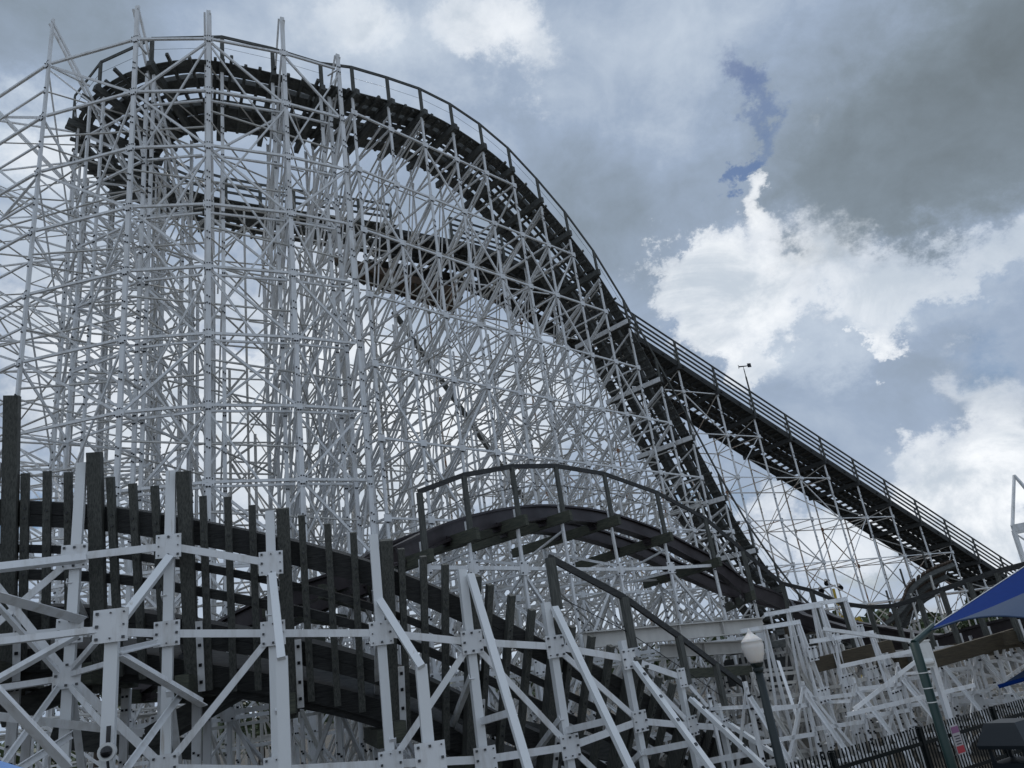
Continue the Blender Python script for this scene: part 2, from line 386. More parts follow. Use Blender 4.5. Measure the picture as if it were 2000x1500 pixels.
# posts straight under the handrail between the ring bents
for d in tb[4:]:
    c, t, r, n = turn.frame(d); e = c + r * 1.6; b = sub('support_bent', T, V(e[0], e[1], GZ)); fn = nrm(V(r[0], r[1], 0))
    post(b, e, GZ, e[2] - .42, .17, fn, TL)
    i2 = c - r * 2.6; sd = np.cross(UP, fn)
    for k, z in enumerate(TL[1:-1]):
        if k % 2: member(b, 'diagonal_brace', V(e[0], e[1], z), V(i2[0], i2[1], z - 3.4), .085, sd)

# ================================================================ FIRST DROP
AZT = [(-16, .945), (-12, .915), (-8.8, .898), (-6, .876), (-2.86, .846), (1.3, .772), (3.57, .706), (5.7, .637), (7.8, .557), (9.7, .461), (11.35, .352), (13.2, .237), (14.15, .163), (15.4, .098), (17.2, .022), (18.6, -.012), (20.5, -.03), (23, -.035)]
HD = azv(43.5); HN = azv(-46.5); S0 = V(-5.0, 24.6, 0)
def drop_pt(t):
    p = S0 + HD * t; a = math.degrees(math.atan2(p[0], p[1])); D = math.hypot(p[0], p[1])
    return V(p[0], p[1], np.interp(a, *zip(*AZT)) * D)
ctrl = []
for t in [-.4, 1, 3, 5, 7, 9, 11, 13, 15, 17, 19, 21, 23, 25, 27, 29.5, 32, 35]:
    q = drop_pt(t) + HN * 1.7; ctrl.append((*q, 6 if t < 1 else (3 if t < 4 else 0)))
drop = Path(ctrl)
F = thing('coaster_first_drop', 'steep dark timber first drop on closely braced white steel bents with a single handrail', 'roller coaster drop', (4, 33, GZ))
hp = np.concatenate([[0], np.cumsum(np.linalg.norm(np.diff(drop.p[:, :2], axis=0), axis=1))])
fb = [float(np.interp(x, hp, drop.s)) for x in np.arange(.9, hp[-1] - 1, 1.8)]
ftr, ftops = wood_track(F, drop, 0, drop.L, fb, half=1.62, walk=((1.02, 1.6), (-1.6, -1.0)), rail_h=1.25, tie=.5, white_led=range(9, 14), hr_to=drop.L)
c, t, r, n = turn.frame(tb[-1]); a_ = c + r * (1.65 + .1) - n * .1 + UP * 1.2
c, t, r, n = drop.frame(fb[0]); b_ = c + r * (1.62 + .1) - n * .1 + UP * 1.25
put('handrail', MB().beam(a_, b_, .045, .13), WOODF, ftr)
FL = [22.0 - 2.77 * k for k in range(10)]
prev = None; nb = len(fb)
for i, d in enumerate(fb):
    c, t, r, n = drop.frame(d); o = c + r * 1.68; inn = c - r * 1.6; fn = nrm(V(r[0], r[1], 0)); ctr = V(o[0], o[1], GZ)
    b = sub('support_bent', F, ctr); h = o[2]
    pts = [o, inn]; tops = [o[2] - .42, inn[2] - .42]
    if h > 3: pts.append(inn - fn * 2.5); tops.append(GZ + (h - GZ) * .72)
    if h > 9: pts.append(inn - fn * 5.0); tops.append(GZ + (h - GZ) * .42)
    tower(b, pts, tops, FL, fn, .15, .1, .1, WHITE, i % 2, plates=True, double=(i % 2 == 0))
    if prev is not None:
        pb, ppts, ptops, pfn = prev
        longi(pb, ppts[0], pts[0], ptops[0], tops[0], FL, fn, .11, WHITE, (lambda k, i=i: 1 if (i - k) % 3 == 0 else (-1 if (i + k) % 7 == 0 else 0)), .1, .1, .03)
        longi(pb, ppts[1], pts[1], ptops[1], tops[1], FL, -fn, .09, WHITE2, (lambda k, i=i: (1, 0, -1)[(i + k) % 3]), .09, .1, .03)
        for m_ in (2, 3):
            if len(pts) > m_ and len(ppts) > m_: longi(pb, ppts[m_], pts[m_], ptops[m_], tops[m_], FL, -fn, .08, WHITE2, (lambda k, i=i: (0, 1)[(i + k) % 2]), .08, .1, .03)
    if len(pts) > 2:
        sd = np.cross(UP, fn); last = pts[-1]
        for k, z in enumerate([tops[0] - .3] + [z for z in FL if z < tops[0] - 1]):
            zl = z - (4.2 if len(pts) > 3 else 3.2)
            if zl > GZ and k % 2 == i % 2: member(b, 'long_brace', V(o[0], o[1], z) + sd * .12, V(last[0], last[1], zl) + sd * .12, .1, sd, WHITE2)
    if prev is not None and len(pts) > 2:
        ppts_ = prev[1]
        for k, z in enumerate(FL[:-1]):
            if z < tops[0] - 1.6:
                member(b, 'chord', V(o[0], o[1], z - 1.4), V(inn[0], inn[1], z - 1.4), .085, np.cross(UP, fn), WHITE2)
                if len(ppts_) > 2 and (k + i) % 2: member(b, 'chord', V(pts[1][0], pts[1][1], z - .3), V(ppts_[2][0], ppts_[2][1], z - 2.2), .08, fn, WHITE2)
    # raking legs
    if h > 6:
        sd = np.cross(UP, fn)
        for s_ in (-.1, .1): member(b, 'raker', V(inn[0], inn[1], h - 1.2) + sd * s_, V(inn[0], inn[1], GZ) - fn * (5.5 if h > 9 else 3) + sd * s_, .1, sd)
    prev = (b, pts, tops, fn)

SLIM = .8
# ================================================================ LIFT HILL
LA = V(13.07, 47.26, 17.1); LD = V(.741, .494, -.455)
lr = nrm(np.cross(nrm(V(LD[0], LD[1], 0)), UP)); LH = 2.0
lc = []
for x, y, z in ((-5.2, 35.4, 24.8), (-2.6, 37.05, 24.75), (.2, 38.8, 24.45)): lc.append(V(x, y, z))
for s in (-13, -9, -4, 0, 8, 16, 24, 32, 41): lc.append(LA + LD * s)
lift = Path([tuple(q - lr * (LH + .1) - UP * 1.65) for q in lc])
Lf = thing('coaster_lift_hill', 'long straight lift hill of dark timber track climbing behind the plunge, four rail walkway fence', 'roller coaster hill', (18, 50, GZ))
s_anchor = nearest(lift, LA - lr * (LH + .1))
lb = [s_anchor + 3.31 * k for k in range(-9, 13)]; lb = [x for x in lb if 1 < x < lift.L - .3]
wood_track(Lf, lift, 0, lift.L, lb, half=LH, gauge=.6, walk=((.9, 1.95), (-1.95, -1.2), (-.16, .16)), rail_h=1.6, rails=(0, .42, .78, 1.14), tie=.55, led_ext=0, edge_board=True, m=WOODT)
LL = [20.6 - 2.77 * k for k in range(10)]
prev = None
for i, d in enumerate(lb):
    c, t, r, n = lift.frame(d); o = c + r * 1.9; inn = c - r * 1.9; fn = nrm(V(r[0], r[1], 0)); b = sub('support_bent', Lf, V(o[0], o[1], GZ)); h = c[2]
    post(b, o, GZ, o[2] + .9, .14, fn, LL, WHITE); post(b, inn, GZ, inn[2] - .4, .12, fn, LL, RUSTY)
    sd = np.cross(UP, fn); lv = [z for z in LL if GZ + .4 < z < h - .3]
    for k, z in enumerate(lv):
        member(b, 'girt', V(o[0], o[1], z) + sd * .05, V(inn[0], inn[1], z) + sd * .05, .075, sd, RUSTY)
    zz = [h - .4] + lv + [GZ + .1]
    for k in range(len(zz) - 1):
        u, v = (o, inn) if (k + i) % 2 else (inn, o)
        member(b, 'diagonal_brace', V(u[0], u[1], zz[k]), V(v[0], v[1], zz[k + 1]), .075, sd, RUSTY if k % 2 else WHITE2)
    for k, z in enumerate(lv): gusset(b, V(o[0], o[1], z) + fn * .02, fn, .26, WHITE, 4)
    if math.degrees(math.atan2(o[0], o[1])) < 8.5 and h > 9:
        qs = [o, o + fn * 2.6, o + fn * 5.0]; tp_ = [o[2], GZ + (h - GZ) * .74, GZ + (h - GZ) * .46]
        for m_ in (1, 2):
            post(b, qs[m_], GZ, tp_[m_], .12, fn, LL, WHITE2)
            for k, z in enumerate(lv):
                if z < tp_[m_] + .1: member(b, 'girt', V(*qs[m_ - 1][:2], z), V(*qs[m_][:2], z), .08, sd, WHITE2); member(b, 'diagonal_brace', V(*qs[m_ - 1][:2], z - .1), V(*qs[m_][:2], z - 2.6), .08, sd, WHITE2)
            if prev is not None and len(prev) > 4 and len(prev[4]) > m_:
                longi(b, qs[m_], prev[4][m_], tp_[m_], prev[5][m_], LL, fn, .08, WHITE2, (lambda j, i=i: (1, 0, -1)[(i + j) % 3]), .075, .1, .02)
    else: qs, tp_ = [], []
    for k, z in enumerate(lv):
        if (k + i) % 2 == 0: gusset(b, V(inn[0], inn[1], z) + fn * .02, fn, .26, RUST if (k * 3 + i) % 4 else WHITE2, 0)
    if prev is not None:
        pb, po, pi, ph = prev[:4]; hh = min(h, ph) - .3
        longi(pb, po, o, hh, hh, LL, fn, .075, WHITE, (lambda k, i=i: (1, -1, 0)[(k + i) % 3]), .075, .1, .02)
        longi(pb, pi, inn, hh, hh, LL, fn, .075, RUSTY, (lambda k, i=i: (-1, 0, 1)[(k + i) % 3]), .075, .1, .02)
    prev = (b, o, inn, h, qs, tp_)
# brown boarded platform hung under the crest and the long sloping timber trough below it
pl = sub('crest_platform', Lf, at(740, 540, 37))
q = [at(655, 520, 35.2), at(900, 560, 40), at(870, 500, 42.), at(705, 470, 37.5)]
zb = 21.0
cor = [V(p[0], p[1], zb) for p in q]
mb = MB(); N = 16
for k in range(N):
    a0 = cor[0] + (cor[3] - cor[0]) * (k + .06) / N; a1 = cor[0] + (cor[3] - cor[0]) * (k + .94) / N
    b0 = cor[1] + (cor[2] - cor[1]) * (k + .06) / N; b1 = cor[1] + (cor[2] - cor[1]) * (k + .94) / N
    mb.add([a0, b0, b1, a1, a0 + UP * .06, b0 + UP * .06, b1 + UP * .06, a1 + UP * .06], [(0, 1, 2, 3), (4, 7, 6, 5), (0, 4, 5, 1), (1, 5, 6, 2), (2, 6, 7, 3), (3, 7, 4, 0)])
put('plank', mb, WOODB, pl)
for k in range(6):
    a = cor[0] + (cor[1] - cor[0]) * k / 5; b_ = cor[3] + (cor[2] - cor[3]) * k / 5; put('joist', MB().beam(a - UP * .12, b_ - UP * .12, .1, .2), WOODF, pl)
for a, b_ in ((0, 1), (1, 2), (2, 3), (3, 0)): put('edge_beam', MB().beam(cor[a] + UP * .12, cor[b_] + UP * .12, .1, .45), WOODB, pl)
a, b_ = at(768, 608, 37), at(1048, 1010, 41)
put('sloping_trough', MB().beam(a, b_, .24, .2), WOODF, Lf)

# wind vane on the lift handrail
c, t, r, n = lift.frame(s_anchor + 3.31); o = c + r * 2.1 + UP * 1.55
W_ = thing('wind_vane', 'small propeller wind vane on a thin mast above the lift hill handrail', 'wind vane', o)
put('mast', MB().tube([o - UP * .1, o + UP * 1.0], .055, 8).tube([o + UP * 1.0, o + UP * 1.55], .03, 6), WOODV, W_)
hx = nrm(V(1, -.15, -.1)); tp = o + UP * 1.75
put('body', MB().tube([tp - hx * .28, tp + hx * .35], [.05, .03], 8).beam(tp - UP * .22, tp, .03, .03, V(1, 0, 0)), BOLT, W_)
put('tail_fin', MB().box(tp + hx * .4 + UP * .03, hx * .12, UP * .14, np.cross(hx, UP) * .012), BOLT, W_)
pm = MB(); pd = np.cross(hx, UP)
for k in range(4):
    g = pd * math.cos(k * math.pi / 2 + .4) + UP * math.sin(k * math.pi / 2 + .4); pm.beam(tp - hx * .3, tp - hx * .3 + g * .17, .04, .015, hx)
put('propeller', pm, BOLT, W_)

# ================================================================ LOW HUMP WITH STEEL BOX RAILS
DB = [(-40, 26), (-28, 21), (-21, 19), (-15, 18), (-11, 17.8), (-8, 18.5), (-4.4, 19.7), (-1.2, 21), (2.6, 23), (6, 25), (9.6, 27), (12.5, 28.5), (15.4, 29.2), (19.3, 28.5), (22.6, 27), (26.9, 25), (29.7, 23.5), (33, 21.5), (38, 19)]
edge = []
for px, py in ((250, 1330), (400, 1230), (520, 1166), (600, 1136), (690, 1104), (755, 1085), (830, 1045), (920, 1010), (1020, 990), (1100, 988), (1190, 1000), (1280, 1030), (1345, 1060), (1400, 1095), (1500, 1160), (1570, 1200), (1640, 1232), (1760, 1258), (1900, 1226), (2000, 1202), (2080, 1190)):
    a, _ = azel(px, py); edge.append(at(px, py, np.interp(a, *zip(*DB))))
ep = Path([tuple(q) for q in edge]); hump = Path([tuple(ep.frame(d)[0] - ep.frame(d)[2] * 1.05 - UP * .3) for d in np.arange(0, ep.L, 1.2)])
H = thing('coaster_low_hump', 'low rounded hump of dark steel box rails on thick timber ledgers, arched handrail above it', 'roller coaster hill', (2, 24, GZ))
trk = sub('track', H, (2, 24, 1))
for s in (-.75, .75):
    put('box_rail', hump.prof(0, hump.L, [(s - .19, .36), (s + .19, .36), (s + .19, .30), (s + .1, .30), (s + .1, -.04), (s + .19, -.04), (s + .19, -.1), (s - .19, -.1), (s - .19, -.04), (s - .1, -.04), (s - .1, .30), (s - .19, .30)], .4), TRKST, trk)
haz = [-30, -26, -22, -18.5, -15, -11.7, -8.2, -4.74, -1.07, 2.2, 5.7, 9.3, 12.3, 14.4, 16.5, 18.3, 20, 21.5, 23, 24.5, 26, 27.6, 29.2, 31]
ds = np.arange(.3, hump.L, .1); oo = [hump.frame(d) for d in ds]
oaz = np.array([math.degrees(math.atan2(*(f[0] + f[2] * 1.35)[:2])) for f in oo])
hb = [float(ds[int(np.argmin(abs(oaz - a)))]) for a in haz]
BL = [2.58, .12, -2.3]
hpts = []; prev = None
for i, d in enumerate(hb):
    c, t, r, n = hump.frame(d); th_ = nrm(V(t[0], t[1], 0)); rr = nrm(V(r[0], r[1], 0)); o = c + rr * 1.35; inn = c - rr * 1.5
    L0 = c + rr * 1.75 - UP * .16; L1 = c - rr * (2.9 if i % 3 else 2.3) - UP * .26
    put('ledger', MB().beam(L0 - th_ * .1, L1 - th_ * .1, .13, .3), WOODO if haz[i] > 15.5 else WOODG, trk)
    # curved saddle brackets under the rails
    for s in (-.75, .75):
        mb = MB(); w = c + rr * s
        for k, (u, dz) in enumerate(((-.32, .0), (-.2, -.1), (0, -.14), (.2, -.1))):
            mb.box(w + th_ * u * .6 + UP * (dz - .1), rr * .13, th_ * .09, UP * .06)
        put('rail_bracket', mb, TRKST, trk)
    ht = c + rr * 1.42
    if haz[i] > -9:
        s_ = rr; put('handrail_post', MB().box(ht + UP * .55, UP * .82, s_ * .035, th_ * .075), WOODV, trk); hpts.append(ht + UP * 1.4)
    b = sub('support_bent', H, V(o[0], o[1], GZ)); fn = rr; h = c[2]
    post(b, o, GZ, h - .02 + (.25 if haz[i] > -9 else 0), .12, fn, BL, WHITE); post(b, inn, GZ, h - .32, .11, fn, BL, WHITE)
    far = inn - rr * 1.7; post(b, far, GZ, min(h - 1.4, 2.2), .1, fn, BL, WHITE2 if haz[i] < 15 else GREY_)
    sd = np.cross(UP, fn); lv = [z for z in BL if GZ + .4 < z < h - .3]
    for z in lv:
        gusset(b, V(o[0], o[1], z) + fn * .02, fn, .36, WHITE, 4, s2=.36)
        member(b, 'girt', V(o[0], o[1], z - .12) + sd * .05, V(inn[0], inn[1], z - .12) + sd * .05, .1, sd)
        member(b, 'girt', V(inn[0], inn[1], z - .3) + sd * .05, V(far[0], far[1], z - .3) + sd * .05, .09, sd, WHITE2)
    zz = [h - .4] + lv + [GZ + .1]
    for k in range(len(zz) - 1):
        if zz[k] - zz[k + 1] > .5:
            u, v = (o, inn) if (k + i) % 2 else (inn, o)
            member(b, 'diagonal_brace', V(u[0], u[1], zz[k] - .1), V(v[0], v[1], zz[k + 1] + .1), .09, sd)
            member(b, 'diagonal_brace', V(inn[0], inn[1], zz[k] - .3), V(far[0], far[1], zz[k + 1]), .08, -sd, WHITE2)
    if prev is not None:
        pb, po, pi, ph, pf = prev; hh = min(h, ph) - .2
        longi(pb, po, o, hh, hh, BL, fn, .12, WHITE, (lambda k, i=i: (1, -1, 0)[(i + k) % 3]), .1, .16, .02)
        longi(pb, pi, inn, hh, hh, BL, -fn, .1, WHITE2, (lambda k, i=i: (-1, 1)[(i + k) % 2]), .09, .1, .02)
        longi(pb, pf, far, min(h - 1.4, 2.2), min(h - 1.4, 2.2), BL, -fn, .09, WHITE2, (lambda k, i=i: (1, -1)[(i + k) % 2]), .08, .1, .02)
    prev = (b, o, inn, h, far)
for a, b in zip(hpts[:-1], hpts[1:]):
    put('handrail', MB().beam(a - nrm(b - a) * .03, b + nrm(b - a) * .03, .05, .13), WOODH, trk)
put('safety_cable', MB().tube([q - UP * .6 for q in hpts], .009, 4), BOLT, trk)
# heavy white girders carrying the hump across the low turn
def girder(p, q, h, w=.3):
    x = nrm(q - p); s = nrm(np.cross(x, UP)); u = np.cross(s, x); t = .03
    mb = MB().beam(p, q, t, h - .06).beam(p + u * (h / 2 - t / 2), q + u * (h / 2 - t / 2), w, t).beam(p - u * (h / 2 - t / 2), q - u * (h / 2 - t / 2), w, t)
    Ln = np.linalg.norm(q - p)
    for k in range(1, int(Ln / 1.6)):
        c = p + x * k * 1.6; mb.box(c, s * w * .42, u * (h / 2 - .035), x * .015)
    return put('girder', mb, WHITE2, H)
girder(at(1140, 1251, 21.5), at(1490, 1220, 25.6), .42); girder(at(1290, 1272, 23.5), at(1480, 1262, 26.2), .36)
put('ledger', MB().beam(at(1300, 1318, 23), at(1480, 1308, 25.5), .16, .26), WOODG, H)
# A-shaped trestles and long sloping braces at the low end of the hump
for k, (px, py, D) in enumerate(((1604, 1182, 22.5), (1652, 1170, 23.5), (1703, 1236, 22), (1560, 1215, 21.5))):
    p = at(px, py, D); b = sub('support_bent', H, V(p[0], p[1], GZ)); fx = nrm(V(.6, .75, 0)); sd = nrm(V(.75, -.6, 0)); hh = p[2] - GZ
    for s_ in (-1, 1):
        foot = V(p[0], p[1], GZ) + fx * s_ * hh * .13 + sd * .25
        member(b, 'leg', p + fx * s_ * .06, foot, .1, sd)
        member(b, 'leg', p + fx * s_ * .06 - sd * .9, foot - sd * 1.3, .09, sd)
    member(b, 'girt', p + sd * .05, p - sd * 1.6, .14, fx)
    for z in (.2, .45, .7):
        c = p + (V(p[0], p[1], GZ) - p) * z; w_ = hh * .13 * z
        member(b, 'girt', c - fx * (w_ + .1) + sd * .12, c + fx * (w_ + .1) + sd * .12, .11, sd)
        gusset(b, c - fx * w_ + sd * .15, sd, .34, WHITE, 4); gusset(b, c + fx * w_ + sd * .15, sd, .34, WHITE, 4)
for a, b_ in (((1608, 1228, 21), (1815, 1256, 22.5)), ((1640, 1302, 19.6), (1788, 1270, 20.5)), ((1668, 1386, 19), (1792, 1290, 20.5)), ((1655, 1396, 18.6), (1905, 1338, 21.4)), ((1520, 1290, 21), (1560, 1410, 20))):
    member(H, 'long_brace', at(*a), at(*b_), .105, V(.3, -1, 0))
put('ledger', MB().beam(at(1590, 1300, 22), at(1742, 1262, 23.4), .14, .34), WOODO, H)
put('ledger', MB().beam(at(1800, 1296, 22.4), at(2005, 1236, 24.2), .16, .36), WOODO, H)

SLIM = 1.
# ================================================================ BANKED LOW TURN NEAREST THE EYE
eb = []
for a, tn, D in ((-47, .275, 17.6), (-42.5, .27, 16.8), (-36.8, .262, 16.2), (-30.8, .254, 15.8), (-25, .234, 15.35), (-18.4, .2, 15.2), (-11.8, .155, 15.2), (-5.6, .096, 15.55), (-.3, .034, 16.4), (4.4, -.02, 17.5), (7.6, -.066, 18.9), (9.8, -.098, 20.4), (11.5, -.122, 22), (13, -.14, 23.6)):
    q = azv(a) * D; eb.append((q[0], q[1], tn * D, 57))
bk = Path(eb, .2)
K = thing('coaster_banked_turn', 'steeply banked dark timber slat turn on bolted white steel struts, lowest on the left', 'roller coaster turn', (-3, 16, GZ))
kt = sub('track', K, (-3, 16, 1))
def kf(d):
    p, t, r, n = bk.frame(d); th_ = nrm(V(t[0], t[1], 0)); out = nrm(np.cross(th_, UP)); b = math.radians(float(np.interp(d, (0, 6, 11, 16, 24), (75, 74, 70, 62, 57))))
    s = out * math.cos(b) + UP * math.sin(b); n = -out * math.sin(b) + UP * math.cos(b)
    return p, th_, t, out, s, n
def kstrip(d0, d1, s0, s1, n0, n1):
    rings = []; N = max(2, int((d1 - d0) / .3))
    for i in range(N + 1):
        p, th_, t, out, s, n = kf(d0 + (d1 - d0) * i / N); rings.append([p + s * s0 + n * n0, p + s * s1 + n * n0, p + s * s1 + n * n1, p + s * s0 + n * n1])
    return MB().sweep(rings)
kb = [nearest(bk, azv(a) * D) for a, D in ((-41, 16.6), (-35.4, 16.05), (-30.8, 15.8), (-25, 15.35), (-18.4, 15.2), (-11.8, 15.2), (-5.6, 15.55), (-.3, 16.4), (4.4, 17.5), (7.6, 18.9), (9.8, 20.4), (11.5, 22), (12.7, 23.2))]
for i in range(len(kb) - 1):   # planks butt at every second bent
    if i % 2: continue
    d0, d1 = kb[i] if i else 0, (kb[i + 2] if i + 2 < len(kb) else bk.L)
    for j, (s0, s1, n0, n1) in enumerate(((0, -.23, .02, .36), (-.235, -.46, .02, .36), (-.78, -.93, .02, .10), (-1.22, -1.40, .02, .10), (-1.86, -2.08, .02, .36), (-2.085, -2.32, .02, .36), (-2.62, -3.02, .1, 1.15), (-3.02, -3.2, .2, 1.2))):
        put('plank', kstrip(d0 + .004, d1 - .004, s0 + random.uniform(-.006, .006), s1, n0, n1), WOODH, kt)
# scorched splintered patch on the top plank
# slats
for i in range(len(kb) - 1):
    for k in range(1, 4):
        d = kb[i] + (kb[i + 1] - kb[i]) * k / 4; p, th_, t, out, s, n = kf(d)
        u0, u1 = .52 + random.uniform(-.05, .05), -2.95 + random.uniform(-.08, .08)
        mb = MB().box(p + s * (u0 + u1) / 2 - n * .065, s * (u0 - u1) / 2, th_ * .062, n * .065)
        for z in (-.15, -.32, -.85, -1.3, -2.0, -2.2): mb.bolts(p + s * z - n * .13, th_, s, -n, [(random.uniform(-.012, .012), random.uniform(-.02, .02))], .016)
        put('slat', mb, [WOODV, BOLTN], kt)
# bents
WL1 = {2: 2.99, 3: 3.0, 4: 2.52}; WL2 = {1: 1.75, 2: 1.75, 3: 1.5, 4: 1.29, 5: 1.06, 6: .70, 7: .43, 8: .0, 9: -.55}
WL3 = {2: 1.04, 3: -.6, 4: -.9, 5: -1.1, 6: -1.3, 7: -1.38, 8: -1.2, 9: -1.54, 10: -1.8, 11: -2.1, 12: -2.4}
hp_ = []; kn = {}
for i, d in enumerate(kb):
    p, th_, t, out, s, n = kf(d); z0 = p[2]
    hi = {1: 1.85, 2: .95, 3: .85, 4: .55}.get(i, .5)
    put('ledger', MB().box(p + s * (hi - 3.3) / 2 - n * .12 + th_ * .13, s * (hi + 3.3) / 2, th_ * .115, n * .12), WOODV, kt)
    b = sub('support_bent', K, V(p[0], p[1], GZ)); o = p + out * .34 - th_ * .1; kn[i] = (b, p, th_, out, o)
    zt = z0 + {2: .72, 3: .82, 4: .45, 5: .55, 6: .55, 7: .75}.get(i, .6)
    if i >= 8: zt = z0 + .75
    post(b, o, GZ, zt, .165 if i < 8 else .15, out, (), COLUMN, False)
    mb = MB(); a_ = np.cross(UP, out)
    # horizontal ledger timber under the bank, its end grain showing
    zl = z0 - 2.95
    if zl > GZ + .3:
        put('ledger', MB().beam(V(p[0], p[1], zl) + out * .25 + th_ * .12, V(p[0], p[1], zl) - out * 3.2 + th_ * .12, .22, .34), WOODG, b)
        put('ledger', MB().beam(V(p[0], p[1], zl - .1) - out * .3 - th_ * .16, V(p[0], p[1], zl - .1) - out * 3.4 - th_ * .16, .16, .3), WOODG, b)
    # steel strap beside the timber ledger
    strap = MB().box(p - s * 2.5 - n * .26 + th_ * .3, s * .62, th_ * .06, n * .012)
    for u in (-.5, -.2, .15, .45): strap.bolts(p - s * (2.5 + u) - n * .272 + th_ * .3, th_, s, -n, [(0, 0)], .026)
    put('strap_plate', strap, [WHITE, BOLT], b)
    # inner posts that carry the low side
    for u, zz_, w_ in ((1.9, z0 - 2.6, .17), (3.1, z0 - 3.0, .15)):
        q = V(p[0], p[1], 0) - out * u
        if zz_ > GZ + .5: post(b, q, GZ, zz_, w_, out, (GZ + 1.2, zz_ - .4), WHITE)
    q1 = V(p[0], p[1], 0) - out * 1.9
    if z0 - 3 > GZ + 1: member(b, 'diagonal_brace', V(o[0], o[1], z0 - 3.0), V(q1[0], q1[1], GZ + .4), .12, th_ * -1)
    if z0 - 1.6 > GZ + .5: member(b, 'diagonal_brace', V(o[0], o[1], z0 - 1.4) - th_ * .12, V(q1[0], q1[1], z0 - 2.6) - th_ * .12, .1, -th_)
    # raker: short and landing on a front post, or long down to the ground
    ra = o + out * .05 + th_ * .12
    if i in (3, 4, 5):
        ft = {3: at(217, 1238, 13.9), 4: at(550, 1288, 13.8), 5: at(824, 1304, 13.9)}[i]
        top = V(ra[0], ra[1], {3: z0 - .8, 4: z0 - .75, 5: z0 - .7}[i]) - th_ * .1
        put('raker', MB().beam(top, ft, .13, .13, out), COLUMN, b)
        post(b, ft - out * .02, GZ, ft[2] + .05, .19, out, (), COLUMN, False)
        kn[('f', i)] = ft
    elif i >= 6:
        top = V(ra[0], ra[1], zt - .12 if i < 8 else zt - .45)
        foot = V(o[0], o[1], GZ) + out * 2.5 + th_ * .15
        mb = MB().beam(top, foot, .145, .09, out)
        if i >= 8:
            x = nrm(foot - top)
            for k in range(5): mb.box(top + x * (.35 + k * .55) + np.cross(x, th_) * .055, x * .03, th_ * .03, np.cross(x, th_) * .01, 1)
        put('raker', mb, [COLUMN, BOLTN], b)
        mid = top + (foot - top) * .45; member(b, 'girt', mid, V(o[0], o[1], mid[2] - .12), .12, th_ * -1)
        mid = top + (foot - top) * .78; member(b, 'girt', mid, V(o[0], o[1], mid[2] - .05), .12, th_ * -1)
    for tab in (WL1, WL2, WL3):
        if i in tab and tab[i] > GZ + .4:
            gusset(b, V(o[0], o[1], tab[i]) + out * .05, out, .42 if i < 8 else .4, WHITE, 8, .014)
    if ('f', i) in kn:
        f = kn[('f', i)]
        if i == 3: gusset(b, f + UP * .12 + out * .05, out, .5, WHITE, 8)
        if i == 5: gusset(b, V(f[0], f[1], -1.05) + out * .05, out, .5, WHITE, 8)
    # handrail above the tail of the turn
    if i >= 7:
        q = p + out * .36 + th_ * .12; hp_.append(V(q[0], q[1], z0 + 1.62))
        put('handrail_post', MB().box(V(q[0], q[1], z0 + 1.1), UP * .52, out * .05, th_ * .1), WOODV, kt)
for a, b in zip(hp_[:-1], hp_[1:]): put('handrail', MB().beam(a - nrm(b - a) * .04, b + nrm(b - a) * .04, .06, .14), WOODH, kt)
put('safety_cable', MB().tube([q - UP * .75 for q in hp_], .01, 4), BOLT, kt)
def knot(i, z, u=.05): b, p, th_, out, o = kn[i]; return V(o[0], o[1], z) + out * u
for tab in (WL1, WL2, WL3):
    for i in list(tab):
        if i + 1 in tab and min(tab[i], tab[i + 1]) > GZ + .3:
            b = kn[i][0]; p, q = knot(i, tab[i], .03), knot(i + 1, tab[i + 1], .03); x = nrm(q - p)
            put('girt', MB().beam(p + x * .12, q - x * .12, .03, .13), WHITE, b)
# diagonals on the outer face
for i, z0, j, z1 in ((1, 2.9, 2, 1.04), (6, .7, 5, -1.1), (6, .7, 7, -1.38), (7, .43, 8, -1.2), (4, 1.29, 3, -.6), (3, -.6, 2, -2.4), (8, 0, 9, -1.54), (5, -1.1, 4, -3.0), (7, -1.38, 8, -3.2), (9, -.55, 10, -1.8), (4, -.9, 5, -3.1), (2, 2.99, 1, 1.75)):
    p, q = knot(i, z0, .02), knot(j, z1, .02); x = nrm(q - p); b = kn[i][0]
    put('diagonal_brace', MB().beam(p + x * .2, q - x * .2, .03, .115), WHITE, b)
# angles tying front posts and bents
for a, b_, w in (((0, 1105, 15.0), (168, 1086, 15.3), .16), ((0, 1170, 14.2), (152, 1212, 15.4), .2), ((232, 1283, 14.0), (398, 1380, 15.0), .2), ((0, 1252, 13.7), (198, 1228, 13.9), .12), ((0, 1362, 12.6), (132, 1500, 12.9), .2), ((0, 1192, 14.8), (112, 1316, 15.3), .13), ((0, 1400, 15.2), (280, 1432, 15.4), .16), ((0, 1320, 14.9), (150, 1236, 15.0), .12), ((0, 1343, 15.3), (112, 1326, 15.5), .12), ((110, 1338, 15.4), (0, 1490, 14.2), .12), ((30, 1498, 14.2), (138, 1430, 15.0), .12), ((134, 1310, 15.5), (195, 1240, 14.1), .1), ((132, 1318, 15.5), (206, 1296, 14.2), .1), ((132, 1336, 15.5), (204, 1420, 14.0), .12), ((232, 1270, 14.0), (318, 1250, 15.2), .1), ((238, 1500, 13.4), (350, 1350, 15.2), .14)):
    p_, q_ = at(*a), at(*b_)
    if a[0] == 0: p_ = p_ + (p_ - q_) * 1.2
    if b_[0] == 0: q_ = q_ + (q_ - p_) * 1.2
    member(K, 'tie_angle', p_, q_, w * .8, V(-.4, -1, 0))
